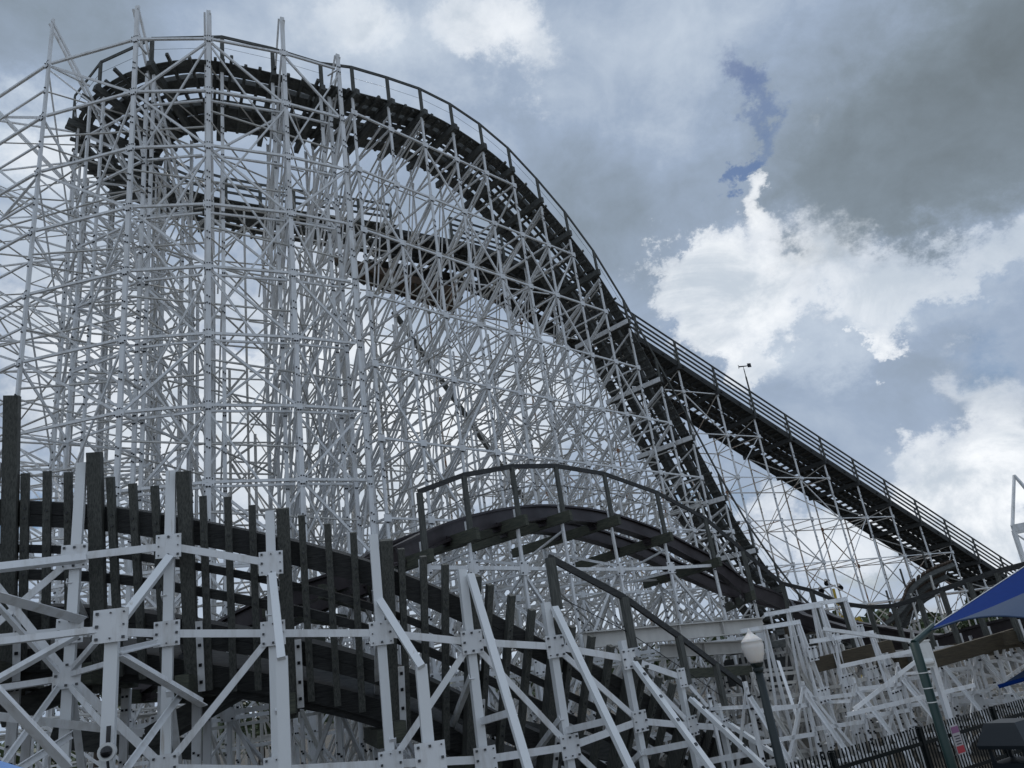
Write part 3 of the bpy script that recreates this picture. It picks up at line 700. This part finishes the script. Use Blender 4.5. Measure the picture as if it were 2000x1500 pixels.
# dark timbers and posts deep under the bank
for a, b_ in (((0, 1275, 18.5), (420, 1330, 18)), ((0, 1400, 19), (330, 1270, 19)), ((300, 1440, 19), (480, 1335, 18)), ((560, 1300, 17.6), (880, 1390, 18.3)), ((880, 1395, 18.6), (1200, 1470, 20)), ((100, 1440, 20), (400, 1465, 20))):
    put('walkway_beam', MB().beam(at(*a), at(*b_), .5, .42), WOODF, K)

# ================================================================ things around the structure
p = at(1478, 1296, 14.0); LP_ = thing('lamp_post', 'dark green lamp post with a frosted acorn glass globe', 'street lamp', V(p[0], p[1], GZ))
put('pole', MB().tube([V(p[0], p[1], GZ), V(p[0], p[1], GZ + .5), V(p[0], p[1], p[2])], [.10, .085, .062], 12), GREEND, LP_, smooth=True)
put('base', MB().lathe(V(p[0], p[1], GZ), [(.2, 0), (.2, .12), (.15, .2), (.13, .5), (.1, .6)], 14), GREEND, LP_)
put('fitter', MB().lathe(p - UP * .14, [(.065, 0), (.085, .03), (.085, .06), (.07, .08), (.1, .12), (.11, .15)], 14), GREEND, LP_)
put('globe', MB().lathe(p, [(.085, 0), (.12, .05), (.16, .145), (.178, .24), (.18, .29), (.166, .34), (.172, .345), (.172, .355), (.132, .395), (.078, .445), (.05, .47), (.03, .495), (.018, .53), (.004, .55)], 24), GLOBE, LP_, smooth=True)

# fence
f0, f1 = V(3.75, 14.2, 0), V(9.8, 18.1, 0); fx = nrm(f1 - f0); fs = np.cross(fx, UP); fa = f0 - fx * 4.2; FLn = 17.5
FE = thing('picket_fence', 'long black metal picket fence below the white trestle', 'fence', V(fa[0], fa[1], GZ))
zt, zr, zb_ = -1.92, -2.19, -2.8
nb_ = 7; bl = FLn / nb_
for k in range(nb_ + 1):
    q = fa + fx * k * bl; put('post', MB().box(V(q[0], q[1], (GZ + zt - .02) / 2), fx * .032, fs * .032, UP * (zt - .02 - GZ) / 2).box(V(q[0], q[1], zt + .0), fx * .04, fs * .04, UP * .012), BLACKP, FE)
for k in range(nb_):
    q0, q1 = fa + fx * (k * bl + .036), fa + fx * ((k + 1) * bl - .036)
    for z in (zr, zb_): put('rail', MB().beam(q0 + UP * z, q1 + UP * z, .035, .06), BLACKP, FE)
    mb = MB(); m_ = int(bl / .092)
    for j in range(1, m_):
        q = fa + fx * (k * bl + j * bl / m_); mb.box(V(q[0], q[1], (zt + GZ + .12) / 2) - fs * .0, fx * .0095, fs * .0095, UP * (zt - GZ - .12) / 2)
    put('picket_lattice', mb, BLACKP, FE)
# sign on the fence
q = f0 + fx * 4.27; c = V(q[0], q[1], -2.28) + fs * .06
SG = thing('fence_sign', 'small white notice with purple top and red bottom band on the fence', 'sign', c)
put('board', MB().box(c, fx * .13, fs * .006, UP * .25), SIGNW, SG)
put('red_band', MB().box(c - UP * .17 + fs * .008, fx * .115, fs * .003, UP * .06), SIGNR, SG)
put('purple_band', MB().box(c + UP * .17 + fs * .008, fx * .115, fs * .003, UP * .055), SIGNP, SG)
mb = MB()
for k in range(4): mb.box(c + UP * (.06 - k * .045) + fs * .008 + fx * random.uniform(-.01, .01), fx * (.09 - .015 * (k % 2)), fs * .002, UP * .009)
put('lettering', mb, TEXT, SG)
# bin
q = at(1990, 1476, 17.0); q = V(q[0], q[1], GZ)
BN = thing('litter_bin', 'dark teal litter bin with a hooded lid beside the fence', 'litter bin', q)
put('body', MB().sweep([[q + fx * a * w + fs * b * w + UP * z for a, b in ((-1, -1), (1, -1), (1, 1), (-1, 1))] for z, w in ((.05, .27), (1.05, .33))]), BIN, BN)
put('hood', MB().sweep([[q + fx * a * w + fs * b * w + UP * z for a, b in ((-1, -1), (1, -1), (1, 1), (-1, 1))] for z, w in ((1.28, .42), (1.34, .43), (1.62, .30), (1.68, .27))]), BIN, BN)
mb = MB()
for a, b in ((-1, -1), (1, -1), (1, 1), (-1, 1)): mb.box(q + fx * a * .29 + fs * b * .29 + UP * 1.17, fx * .03, fs * .03, UP * .13)
put('hood_frame', mb, BIN, BN)

# shade sails
def sheet(rows, th=.012):
    n = len(rows[0]); vs = [p for r in rows for p in r]; m_ = len(vs)
    fs_ = [(i * n + j, i * n + j + 1, (i + 1) * n + j + 1, (i + 1) * n + j) for i in range(len(rows) - 1) for j in range(n - 1)]
    nn = nrm(np.cross(rows[0][-1] - rows[0][0], rows[-1][-1] - rows[0][0]))
    return MB().add(vs + [p + nn * th for p in vs], fs_ + [tuple(m_ + k for k in f[::-1]) for f in fs_])
def lerp(a, b, t): return a + (b - a) * t
def curve(pts, n):
    s, A = spline([tuple(p) for p in pts], .05); return [np.array([np.interp(u, s, A[:, k]) for k in range(3)]) for u in np.linspace(0, s[-1], n)]
c0 = at(1816, 1229, 13.2)
SH = thing('shade_sail', 'bright blue shade sail stretched from a green corner pole', 'shade canopy', V(c0[0], c0[1], GZ))
top = curve([c0, at(1900, 1174, 13.8), at(2000, 1108, 14.6), at(2200, 975, 16)], 16); seam = curve([c0, at(1900, 1200, 13.2), at(2000, 1158, 13.6), at(2200, 1070, 14.4)], 16)
low = curve([c0 - UP * .012, at(1842, 1224, 12.8), at(1872, 1213, 12.5), at(1930, 1204, 12.1), at(2000, 1206, 11.7), at(2200, 1232, 11)], 16)
put('far_panel', sheet([[lerp(a, b, t) for a, b in zip(top, seam)] for t in np.linspace(0, 1, 6)]), BLUEC, SH, smooth=True)
put('near_panel', sheet([[lerp(a, b, t) for a, b in zip(seam, low)] for t in np.linspace(0, 1, 6)]), BLUEG, SH, smooth=True)
put('edge_cable', MB().tube([q + UP * .008 for q in top], .007, 6), CREAM, SH)
put('edge_hem', MB().tube([q for q in low], .012, 6), BLUEG, SH)
pp = at(1784, 1252, 12.7); pt = V(pp[0], pp[1], pp[2])
put('pole', MB().tube([V(pt[0], pt[1], GZ), pt - UP * .02], .062, 12), GREENP, SH, smooth=True)
put('corner_arm', MB().tube([pt - UP * .03, c0 + nrm(c0 - pt) * .15], .05, 10), GREENP, SH)
mb = MB()
for dz in (.42, .62, .80): mb.tube([pt - UP * (dz + .007), pt - UP * (dz - .007)], .066, 12)
put('strap', mb, CREAM, SH)
c0 = at(1950, 1341, 12.6)
S2 = thing('shade_sail', 'grey blue sail tip hanging low behind the litter bin', 'shade canopy', V(c0[0], c0[1], -1))
put('panel', sheet([[lerp(c0, at(2200, 1180, 14), t) for t in np.linspace(0, 1, 8)], [lerp(c0, at(2200, 1270, 12.6), t) for t in np.linspace(0, 1, 8)]]), BLUEG, S2)
put('edge_hem', MB().tube([lerp(c0, at(2200, 1270, 12.6), t) for t in np.linspace(0, 1, 4)], .025, 8), BLUEC, S2)
pq = at(2120, 1330, 12.7); put('pole', MB().tube([V(pq[0], pq[1], GZ), V(pq[0], pq[1], lerp(c0, at(2200, 1270, 12.6), .68)[2])], .075, 12), GREENP, S2)
# blue awning at the lower left corner
A_ = [at(-140, 1442, 9), at(56, 1503, 8.3), at(40, 1640, 7.4), at(-180, 1590, 7.8)]
AW = thing('blue_awning', 'bright blue awning edge just showing below the white struts', 'awning', V(A_[1][0], A_[1][1], GZ))
put('cover', MB().add(A_ + [p - UP * .05 for p in A_], [(0, 1, 2, 3), (4, 7, 6, 5), (0, 4, 5, 1), (1, 5, 6, 2), (2, 6, 7, 3), (3, 7, 4, 0)]), BLUEL, AW)
put('front_bar', MB().beam(A_[0] - UP * .09, A_[1] - UP * .09, .06, .07), CREAM, AW)
put('pole', MB().tube([V(A_[2][0], A_[2][1], GZ), A_[2] - UP * .05], .05, 10), GREENP, AW)

# devices on the struts
f = kn[('f', 3)]; b_, p_, th_, out_, o_ = kn[3]
def on_post(px, py):   # point on the face of the front post under this pixel
    d = ray(px, py); w = f + out_ * .06; k = np.dot(w, out_) / np.dot(d, out_); return d * k
q = on_post(211, 1468)
SC = thing('security_camera', 'round white security camera with black dome on a white strut', 'security camera', q)
u_ = np.cross(UP, out_)
put('housing', MB().tube([q, q + out_ * .09], [.125, .125], 20), CREAM, SC, smooth=False)
put('dome', MB().tube([q + out_ * .09, q + out_ * .12, q + out_ * .14, q + out_ * .15], [.085, .072, .045, .01], 18), DOME, SC, smooth=True)
put('conduit', MB().box(q + UP * .22 + out_ * .015, UP * .13, u_ * .03, out_ * .012), DOME, SC)
put('cable', MB().tube([q - UP * .1 + out_ * .02, q - UP * .3 + u_ * .03 + out_ * .02, q - UP * .6 + out_ * .015], .02, 8), DOME, SC)
q0 = at(1812, 1256, 19.4); q1 = at(1866, 1420, 19.4)
PB = thing('equipment_post', 'white steel post carrying an equipment box behind the green pole', 'post', V(q0[0], q0[1], GZ))
put('post', MB().angle(q0, V(q0[0], q0[1], GZ), .11, V(.2, -1, 0)), WHITE, PB)
bx = at(1803, 1279, 19.2); sx = nrm(V(.95, .3, 0)); sy = np.cross(UP, sx)
put('equipment_box', MB().box(bx, sx * .16, sy * .1, UP * .26).box(bx + UP * .27, sx * .18, sy * .12, UP * .012), CREAM, PB)
put('box_lid', MB().box(bx - sy * .108, sx * .13, sy * .008, UP * .22), CREAM, PB)
cx = at(1811, 1293, 19.1)
BC = thing('bullet_camera', 'small white bullet camera under the equipment box', 'security camera', cx)
put('barrel', MB().tube([cx - sx * .12, cx + sx * .12], .07, 14), CREAM, BC); put('lens', MB().tube([cx + sx * .12, cx + sx * .135], .058, 14), DOME, BC)
put('bracket', MB().beam(cx + UP * .05, cx + UP * .2, .04, .04), CREAM, BC)

SLIM = .72
# low white trestle filling the ground beyond the fence
TR = thing('coaster_low_trestle', 'low crowded white steel trestle standing behind the black picket fence', 'trestle', V(9, 24, GZ))
for row, (off, zt0) in enumerate(((3.0, -.9), (5.2, -.5), (7.6, -.2), (10.4, .1), (13.5, .3))):
    prevq = None
    for k in range(11):
        q = f0 + fx * (k * 1.75 - 3 + row * .8) - fs * off; q = V(q[0], q[1], 0); az_ = math.degrees(math.atan2(q[0], q[1]))
        if az_ < 12 or az_ > 34: prevq = None; continue
        h = zt0 + .25 * math.sin(k * .9 + row); b = sub('support_bent', TR, V(q[0], q[1], GZ)); m_ = WHITE if row < 1 else (WHITE2 if row < 2 else GREY_)  # rows further back get darker paint in place of real shade
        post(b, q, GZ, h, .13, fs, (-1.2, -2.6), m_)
        q2 = q - fs * 1.2; post(b, q2, GZ, h - .2, .11, fs, (-1.2,), m_)
        member(b, 'diagonal_brace', V(q[0], q[1], h - .1), V(q2[0], q2[1], GZ + .3), .1, fx, m_)
        member(b, 'raker', V(q[0], q[1], h - .3) + fs * .05, V(q[0], q[1], GZ) + fs * 1.1 + fx * .3, .11, fx, m_)
        member(b, 'girt', V(q[0], q[1], h - .5), V(q2[0], q2[1], h - .5), .1, fx, m_)
        if prevq is not None:
            for z in (-.95, -1.5, -2.1, -2.8): 
                if z < h: member(b, 'girt', V(prevq[0], prevq[1], z + .1), V(q[0], q[1], z), .12, fs, m_)
            member(b, 'diagonal_brace', V(prevq[0], prevq[1], -1.1 if k % 2 else GZ + .2), V(q[0], q[1], GZ + .2 if k % 2 else -1.1), .11, fs, m_)
            if row > 1: put('shade_fill_board', MB().beam(V(prevq[0], prevq[1], h - 1.1) - fs * 1.3, V(q[0], q[1], h - 1.1) - fs * 1.3, .1, .9), WOODT, b) if k % 3 == 1 else None  # dark boards added where the trestle interior is only shaded
            if row > 1: put('ledger', MB().beam(V(prevq[0], prevq[1], h - .25) - fs * .7, V(q[0], q[1], h - .2) - fs * .7, .2, .22), WOODF, b)  # timber rows added to darken the gaps like deep shade
        prevq = q

# far brown boarded curve, yellow ride sign, floodlights, small tower
cv = Path([(*at(1722, 1275, 60), 40), (*at(1745, 1225, 60), 42), (*at(1770, 1182, 61), 44), (*at(1800, 1148, 62), 42), (*at(1842, 1126, 64), 38)])
CV = thing('coaster_far_curve', 'distant brown boarded coaster curve seen through the lattice under the long climb', 'roller coaster turn', at(1790, 1270, 62))
mb = MB()
for k in range(int(cv.L / .32)):
    p, t, r, n = cv.frame(k * .32 + .16); mb.box(p, r * 1.6, t * .13, n * .06)
put('boarding_plank', mb, WOODB, CV)
for s in (-1.2, .2, 1.3): put('stringer', cv.strip(0, cv.L, s - .1, s + .1, -.4, -.08), WOODF, CV)
hh = []
for k in range(int(cv.L / 1.8)):
    p, t, r, n = cv.frame(k * 1.8 + .4)
    for s in (-1.4, 1.4):
        e = p + r * s; put('post', MB().beam(V(e[0], e[1], GZ), e - n * .3, .13, .13), WHITE2, CV)
    e = p + r * 1.9; put('handrail_post', MB().beam(e, e + UP * 1.2, .1, .1), WOODF, CV) if k < 4 else None; hh.append(e + UP * 1.2)
base = at(1660, 1222, 62); YS = thing('yellow_ride_sign', 'yellow curled ride sign beyond the lattice', 'sign', V(base[0], base[1], GZ))
out2 = []
for px, py in ((1634, 1243), (1636, 1206), (1650, 1196), (1664, 1210), (1678, 1203), (1692, 1222), (1684, 1243)):
    out2.append(at(px, py, 62))
dy = nrm(V(base[0], base[1], 0)) * .25
nq = len(out2); put('panel', MB().add(out2 + [p + dy for p in out2], [tuple(range(nq))[::-1], tuple(range(nq, 2 * nq))] + [(i, (i + 1) % nq, nq + (i + 1) % nq, nq + i) for i in range(nq)]), YELL, YS)
put('curl', MB().tube([at(1652 + 9 * math.cos(a) * (1 - a / 9), 1226 + 9 * math.sin(a) * (1 - a / 9), 61.7) for a in np.linspace(0, 5.5, 18)], .1, 6), WOODO, YS)
put('pole', MB().tube([at(1640, 1205, 62), at(1626, 1150, 62)], .16, 8), YELL, YS)
put('support_post', MB().beam(V(base[0], base[1], GZ), base - UP * 1.0, .3, .3), YELL, YS)
fb_ = at(1605, 1150, 58); FLD = thing('floodlight_mast', 'pair of dark round floodlights on a white mast beyond the lattice', 'floodlight', V(fb_[0], fb_[1], GZ))
put('mast', MB().tube([V(fb_[0], fb_[1], GZ), fb_], .09, 8), WHITE2, FLD)
put('arm', MB().tube([at(1588, 1150, 58), fb_, at(1632, 1143, 58)], .06, 6), WHITE2, FLD)
for px, py in ((1603, 1152), (1614, 1137), (1640, 1146)):
    p = at(px, py, 57.8); put('lamp', MB().tube([p - V(.05, .2, .1), p + V(.05, .2, .15)], [.2, .1], 12), BOLT, FLD)
tw = at(1996, 1060, 44); TW = thing('lattice_tower', 'small white lattice tower past the top of the blue sail', 'tower', V(tw[0], tw[1], GZ))
tl, tz = at(1980, 1036, 44), at(2000, 1022, 44)[2]; tx = nrm(V(.86, -.5, 0)); ty = np.cross(UP, tx)
tb0 = V(tl[0], tl[1], 0)
crn = [tb0, tb0 + tx * 1.7, tb0 + tx * 1.7 + ty * 1.7, tb0 + ty * 1.7]
for i, q in enumerate(crn):
    r_ = crn[(i + 1) % 4]; c_ = (crn[0] + crn[2]) / 2
    put('leg', MB().beam(q + (q - c_) * .25 + UP * GZ, q + UP * tl[2], .16, .16), WHITE, TW)
    put('top_beam', MB().beam(q + UP * (tl[2] + .1), r_ + UP * (tl[2] + .1), .12, .34), WHITE, TW)
    for k in range(3):
        za, zb2 = GZ + (tl[2] - GZ) * k / 3, GZ + (tl[2] - GZ) * (k + 1) / 3
        put('diagonal_brace', MB().beam(q + UP * za, r_ + UP * zb2, .08, .08), WHITE, TW); put('girt', MB().beam(q + UP * zb2, r_ + UP * zb2, .1, .1), WHITE, TW) if k < 2 else None
    put('cap_strut', MB().beam(q + UP * (tl[2] + .2), c_ + UP * (tl[2] + 2.6), .1, .1), WHITE, TW)

# ================================================================ ground and planting
N = 40; mb = MB(); rr_ = 900
gv = []; gf = []
for i in range(N + 1):
    for j in range(N + 1):
        x, y = (i / N * 2 - 1), (j / N * 2 - 1); x, y = rr_ * x * abs(x), rr_ * y * abs(y)
        gv.append(V(x, y + 20, GZ - .004 + (-.05 if False else 0)))
gf = [(i * (N + 1) + j, (i + 1) * (N + 1) + j, (i + 1) * (N + 1) + j + 1, i * (N + 1) + j + 1) for i in range(N) for j in range(N)]
tag(put('ground', MB().add(gv, gf), GROUND), None, None, None, 'structure')
mb = MB().box(V(12, 13, GZ + .03), V(14, 8, 0) * .8, V(-3, 5, 0) * .62, UP * .03)
tag(put('pavement', mb, CONC), None, None, None, 'structure')
def leaves(center, rad, n, size, rng):
    mb = MB(); cl = []
    for k in range(14):
        while True:
            u = rng.uniform(-1, 1, 3)
            if np.linalg.norm(u) < 1: break
        cl.append(center + u * rad)
    for k in range(n):
        c = cl[rng.integers(len(cl))] + rng.normal(0, 1, 3) * rad * .26
        a = nrm(rng.normal(0, 1, 3)); b = nrm(np.cross(a, rng.normal(0, 1, 3))); s = size * rng.uniform(.6, 1.4)
        mb.add([c - a * s, c + b * s * .5, c + a * s, c - b * s * .5], [(0, 1, 2, 3)])
    return mb
rng = np.random.default_rng(5)
spots = [(1372, 1296, 47, 'dark leafy tree seen in the gap behind the lamp post'), (505, 1392, 44, 'leafy tree glimpsed low between the struts under the banked turn'), (450, 1300, 62, 'rounded tree far beyond the lattice, under the tall turnaround'), (745, 1340, 58, 'bushy tree far behind the banked planks'), (1010, 1330, 66, 'spreading tree far beyond the hump'),
         (1230, 1290, 70, 'broad tree far behind the white girders'), (190, 1345, 52, 'dark tree in the gap behind the tall front strut'), (1560, 1262, 74, 'small tree far behind the yellow sign'), (1890, 1215, 80, 'dark tree far behind the blue sail')]
for px, py, D, lab in spots:
    p = at(px, py, D); h = p[2] - GZ; b = V(p[0], p[1], GZ); h = max(h, 2.2); w = 2.2 + rng.uniform(0, 1.2)
    t = thing('tree', lab, 'tree', b)
    put('trunk', MB().tube([b, b + V(.1, .1, h * .5), b + V(0, .1, h * .95)], [.22, .16, .08], 8), BARK, t)
    lm = MB()
    put('crown', leaves(b + UP * h, V(w, w, h * .42), 1500, .17, rng), LEAF, t)
# treeline that closes the horizon
mb = MB()
for k in range(9000):
    a = rng.uniform(-48, 48); D = rng.uniform(130, 190); q = azv(a) * D
    hh_ = 4.2 + 1.6 * math.sin(a * .7) + 1.1 * math.sin(a * 2.3 + 1)
    c = q + UP * (GZ + hh_ * rng.uniform(0, 1) ** .8); a_ = nrm(rng.normal(0, 1, 3)); b_ = nrm(np.cross(a_, rng.normal(0, 1, 3))); s = rng.uniform(.5, 1.2)
    mb.add([c - a_ * s, c + b_ * s * .6, c + a_ * s, c - b_ * s * .6], [(0, 1, 2, 3)])
tag(put('far_treeline', mb, LEAF), 'low dark treeline far away along the horizon', 'woods', None, 'stuff')

# ================================================================ SKY AND LIGHT
SUN_AZ, SUN_EL = -2., 58.
w = bpy.data.worlds.new('World'); scene.world = w; w.use_nodes = True
nt = w.node_tree; n = nt.nodes; l = nt.links; n.clear()
def nd(t, **k):
    x = n.new(t)
    for a, b in k.items(): setattr(x, a, b)
    return x
def math_(op, a, b=None, clamp=False):
    x = nd('ShaderNodeMath', operation=op); x.use_clamp = clamp
    for i, v in enumerate((a, b)):
        if v is None: continue
        if isinstance(v, (int, float)): x.inputs[i].default_value = v
        else: l.new(v, x.inputs[i])
    return x.outputs[0]
tc = nd('ShaderNodeTexCoord'); sp = nd('ShaderNodeSeparateXYZ'); l.new(tc.outputs['Generated'], sp.inputs[0])
azn = math_('ARCTAN2', sp.outputs[0], sp.outputs[1]); hyp = math_('SQRT', math_('ADD', math_('MULTIPLY', sp.outputs[0], sp.outputs[0]), math_('MULTIPLY', sp.outputs[1], sp.outputs[1])))
eln = math_('ARCTAN2', sp.outputs[2], hyp)
cb = nd('ShaderNodeCombineXYZ'); l.new(azn, cb.inputs[0]); l.new(eln, cb.inputs[1])
# billowing: shift the lookup by noise so that cloud edges are ragged
def noise(scale, detail=8, rough=.6, off=(0, 0, 0), vec=None, dist=0, st=(1, 1, 1.25)):
    mp = nd('ShaderNodeMapping'); mp.inputs['Location'].default_value = off; mp.inputs['Scale'].default_value = st; l.new(vec or tc.outputs['Generated'], mp.inputs[0])
    z = nd('ShaderNodeTexNoise'); z.inputs['Scale'].default_value = scale; z.inputs['Detail'].default_value = detail; z.inputs['Roughness'].default_value = rough; z.inputs['Distortion'].default_value = dist
    l.new(mp.outputs[0], z.inputs[0]); return z
wn = noise(5, 10, .68, (3.1, 1.7, .4)); sub_ = nd('ShaderNodeVectorMath', operation='SUBTRACT'); l.new(wn.outputs['Color'], sub_.inputs[0]); sub_.inputs[1].default_value = (.5, .5, .5)
scl = nd('ShaderNodeVectorMath', operation='SCALE'); l.new(sub_.outputs[0], scl.inputs[0]); scl.inputs['Scale'].default_value = .34
wv = nd('ShaderNodeVectorMath', operation='ADD'); l.new(cb.outputs[0], wv.inputs[0]); l.new(scl.outputs[0], wv.inputs[1])
def blob(px, py, rx, ry, rot=0):
    """soft elliptical patch of sky around a direction; radii in degrees"""
    a, t = azel(px, py); e = math.atan(t)
    mp = nd('ShaderNodeMapping', vector_type='TEXTURE'); mp.inputs['Location'].default_value = (math.radians(a), e, 0); mp.inputs['Rotation'].default_value = (0, 0, math.radians(rot))
    mp.inputs['Scale'].default_value = (math.radians(rx) / max(.5, math.cos(e)), math.radians(ry), 1); l.new(wv.outputs[0], mp.inputs[0])
    g = nd('ShaderNodeTexGradient', gradient_type='SPHERICAL'); l.new(mp.outputs[0], g.inputs[0])
    mr = nd('ShaderNodeMapRange', interpolation_type='SMOOTHSTEP'); l.new(g.outputs[1], mr.inputs[0]); return mr.outputs[0]
def field(rows):
    acc = None
    for px, py, rx, ry, rot, am in rows:
        v = math_('MULTIPLY', blob(px, py, rx, ry, rot), am); acc = v if acc is None else math_('ADD', acc, v)
    return acc
def ms(v, a, b):
    mr = nd('ShaderNodeMapRange', interpolation_type='SMOOTHSTEP'); l.new(v, mr.inputs[0]); mr.inputs[1].default_value = a; mr.inputs[2].default_value = b; return mr.outputs[0]
def mixc(f, a, b):
    m = nd('ShaderNodeMix', data_type='RGBA'); l.new(f, m.inputs[0])
    for k, v in ((6, a), (7, b)):
        if isinstance(v, tuple): m.inputs[k].default_value = (*v, 1)
        else: l.new(v, m.inputs[k])
    return m.outputs[2]
n1 = noise(3.2, 6, .55, (0, 0, 0), None, .5); n2 = noise(11, 8, .6, (5, 2, 1), None, .4); n3 = noise(7.5, 12, .575, (2, 7, 3), None, .9)
dv = lambda z, k: math_('MULTIPLY', math_('SUBTRACT', z.outputs[0], .5), k)
# grey layer: soft, darkest in the upper right
lay = field([(60, 60, 15, 9, 0, -.15), (60, 300, 8, 6, 0, .20), (1120, 380, 16, 11, 20, -.10), (1250, 130, 12, 8, 0, .10), (1800, 280, 24, 14, 10, -.24), (1980, 60, 15, 10, 0, -.09), (1700, 190, 9, 7, 0, .05),
             (1640, 760, 16, 9, -20, -.02), (760, 60, 16, 9, 0, .16), (700, 900, 30, 18, 0, .16), (1000, 1250, 40, 8, 0, .16), (1480, 560, 9, 9, 0, .16), (1760, 560, 14, 5, 0, .22)])
bh = ms(sp.outputs[1], .25, -.45)  # unseen sky behind the camera, brightened to light the near faces
lum = math_('ADD', math_('ADD', math_('ADD', math_('ADD', lay, .50), dv(n1, .38)), dv(n2, .26)), math_('MULTIPLY', bh, .12))
ramp = nd('ShaderNodeValToRGB'); cr = ramp.color_ramp
for e, (p, c) in zip([cr.elements[0], cr.elements[1]] + [cr.elements.new(x) for x in (.3, .5, .68)], ((.05, (.110, .130, .140)), (.95, (.80, .83, .86)), (.30, (.195, .240, .285)), (.50, (.300, .372, .485)), (.68, (.50, .57, .66)))):
    e.position = p; e.color = (*c, 1)
l.new(lum, ramp.inputs[0])
# sunlit cumulus with ragged bright rims and greyer hearts
cum = field([(1425, 565, 6.5, 9, 10, .9), (1330, 515, 5, 3.2, 15, .85), (1482, 395, 2.4, 4.4, 25, .95), (1560, 500, 8, 5, 0, .62), (1720, 535, 12, 4.2, -5, .5), (1900, 505, 11, 3.6, 0, .5), (1742, 645, 3.4, 2.3, 15, .95), (1700, 655, 2.4, 1.6, 0, .6), (1430, 700, 3, 1.8, 20, .8),
             (1365, 640, 3, 4.5, 0, .8), (1870, 935, 5, 6.5, 0, .95), (1945, 1030, 7, 6, 0, .95), (1955, 800, 6, 6, 0, .6), (1665, 175, 2.2, 2.6, 0, .42), (1628, 255, 2.2, 4, 0, .4), (1860, 700, 5, 3, 0, .35),
             (900, 870, 20, 14, 0, .8), (480, 820, 19, 16, 0, .8), (120, 650, 13, 12, 0, .7), (1600, 1050, 15, 6, 0, .85), (760, 40, 14, 7, 0, .62), (1010, 60, 7, 8, 10, .75), (640, 470, 14, 9, 0, .45), (60, 300, 6, 5, 0, .6)])
n4 = noise(6.5, 9, .62, (9, 1, 4), None, .7)
cf = math_('SUBTRACT', math_('ADD', math_('ADD', cum, dv(n3, 1.15)), dv(n4, .8)), .40)
ca = math_('ADD', math_('MULTIPLY', ms(cf, -.08, .32), .45), math_('MULTIPLY', ms(cf, .0, .85), .55)); heart = ms(math_('ADD', math_('ADD', dv(n4, 2.6), dv(n3, 1.2)), math_('MULTIPLY', cf, .35)), -.25, .75)
ccol = mixc(heart, (.90, .92, .94), (.50, .56, .63))
col = mixc(math_('MULTIPLY', ca, .93), ramp.outputs[0], ccol)
blue = field([(1467, 190, 2.4, 5.4, 8, .92), (1450, 318, 3.4, 1.8, 30, .84), (1425, 350, 2.0, 1.8, 0, .66), (40, 950, 5, 4, 0, .9), (1900, 570, 7, 2.4, 10, .5), (300, 740, 4, 3, 0, .8), (480, 690, 5, 4, 0, .8), (700, 890, 5, 4, 0, .8), (1400, 980, 4, 4, 0, .6), (1690, 1120, 5, 3, 0, .5), (1960, 690, 6, 4, 0, .45), (1330, 600, 4, 4, 0, .45)])
bm = math_('MULTIPLY', ms(math_('ADD', blue, dv(n3, .9)), .22, .95), .9)
sky = nd('ShaderNodeTexSky', sky_type='NISHITA'); sky.sun_disc = False; sky.sun_elevation = math.radians(SUN_EL); sky.sun_rotation = math.radians(SUN_AZ)
hs = nd('ShaderNodeHueSaturation'); hs.inputs['Saturation'].default_value = 1.45; l.new(sky.outputs[0], hs.inputs['Color'])
b1 = nd('ShaderNodeBackground'); l.new(hs.outputs[0], b1.inputs[0]); b1.inputs[1].default_value = .055
b2 = nd('ShaderNodeBackground'); l.new(col, b2.inputs[0]); b2.inputs[1].default_value = 1.0
mx = nd('ShaderNodeMixShader'); l.new(math_('MULTIPLY', bm, math_('SUBTRACT', 1, ca), True), mx.inputs[0]); l.new(b2.outputs[0], mx.inputs[1]); l.new(b1.outputs[0], mx.inputs[2])
out = nd('ShaderNodeOutputWorld'); l.new(mx.outputs[0], out.inputs[0])
sl = bpy.data.lights.new('sun', 'SUN'); sl.energy = 1.5; sl.angle = math.radians(14); sl.color = (1, .97, .92)
so = bpy.data.objects.new('sun', sl); C.objects.link(so)
sd_ = Vector((math.sin(math.radians(SUN_AZ)) * math.cos(math.radians(SUN_EL)), math.cos(math.radians(SUN_AZ)) * math.cos(math.radians(SUN_EL)), math.sin(math.radians(SUN_EL))))
so.rotation_euler = sd_.to_track_quat('Z', 'Y').to_euler(); so.location = (0, 30, 60)
w.cycles.sampling_method = 'MANUAL'; w.cycles.sample_map_resolution = 512
scene.cycles.max_bounces = 4; scene.cycles.diffuse_bounces = 3; scene.cycles.glossy_bounces = 2; scene.cycles.transmission_bounces = 2
vs = scene.view_settings; vs.view_transform = 'Standard'; vs.look = 'None'; vs.exposure = .2; vs.gamma = 1
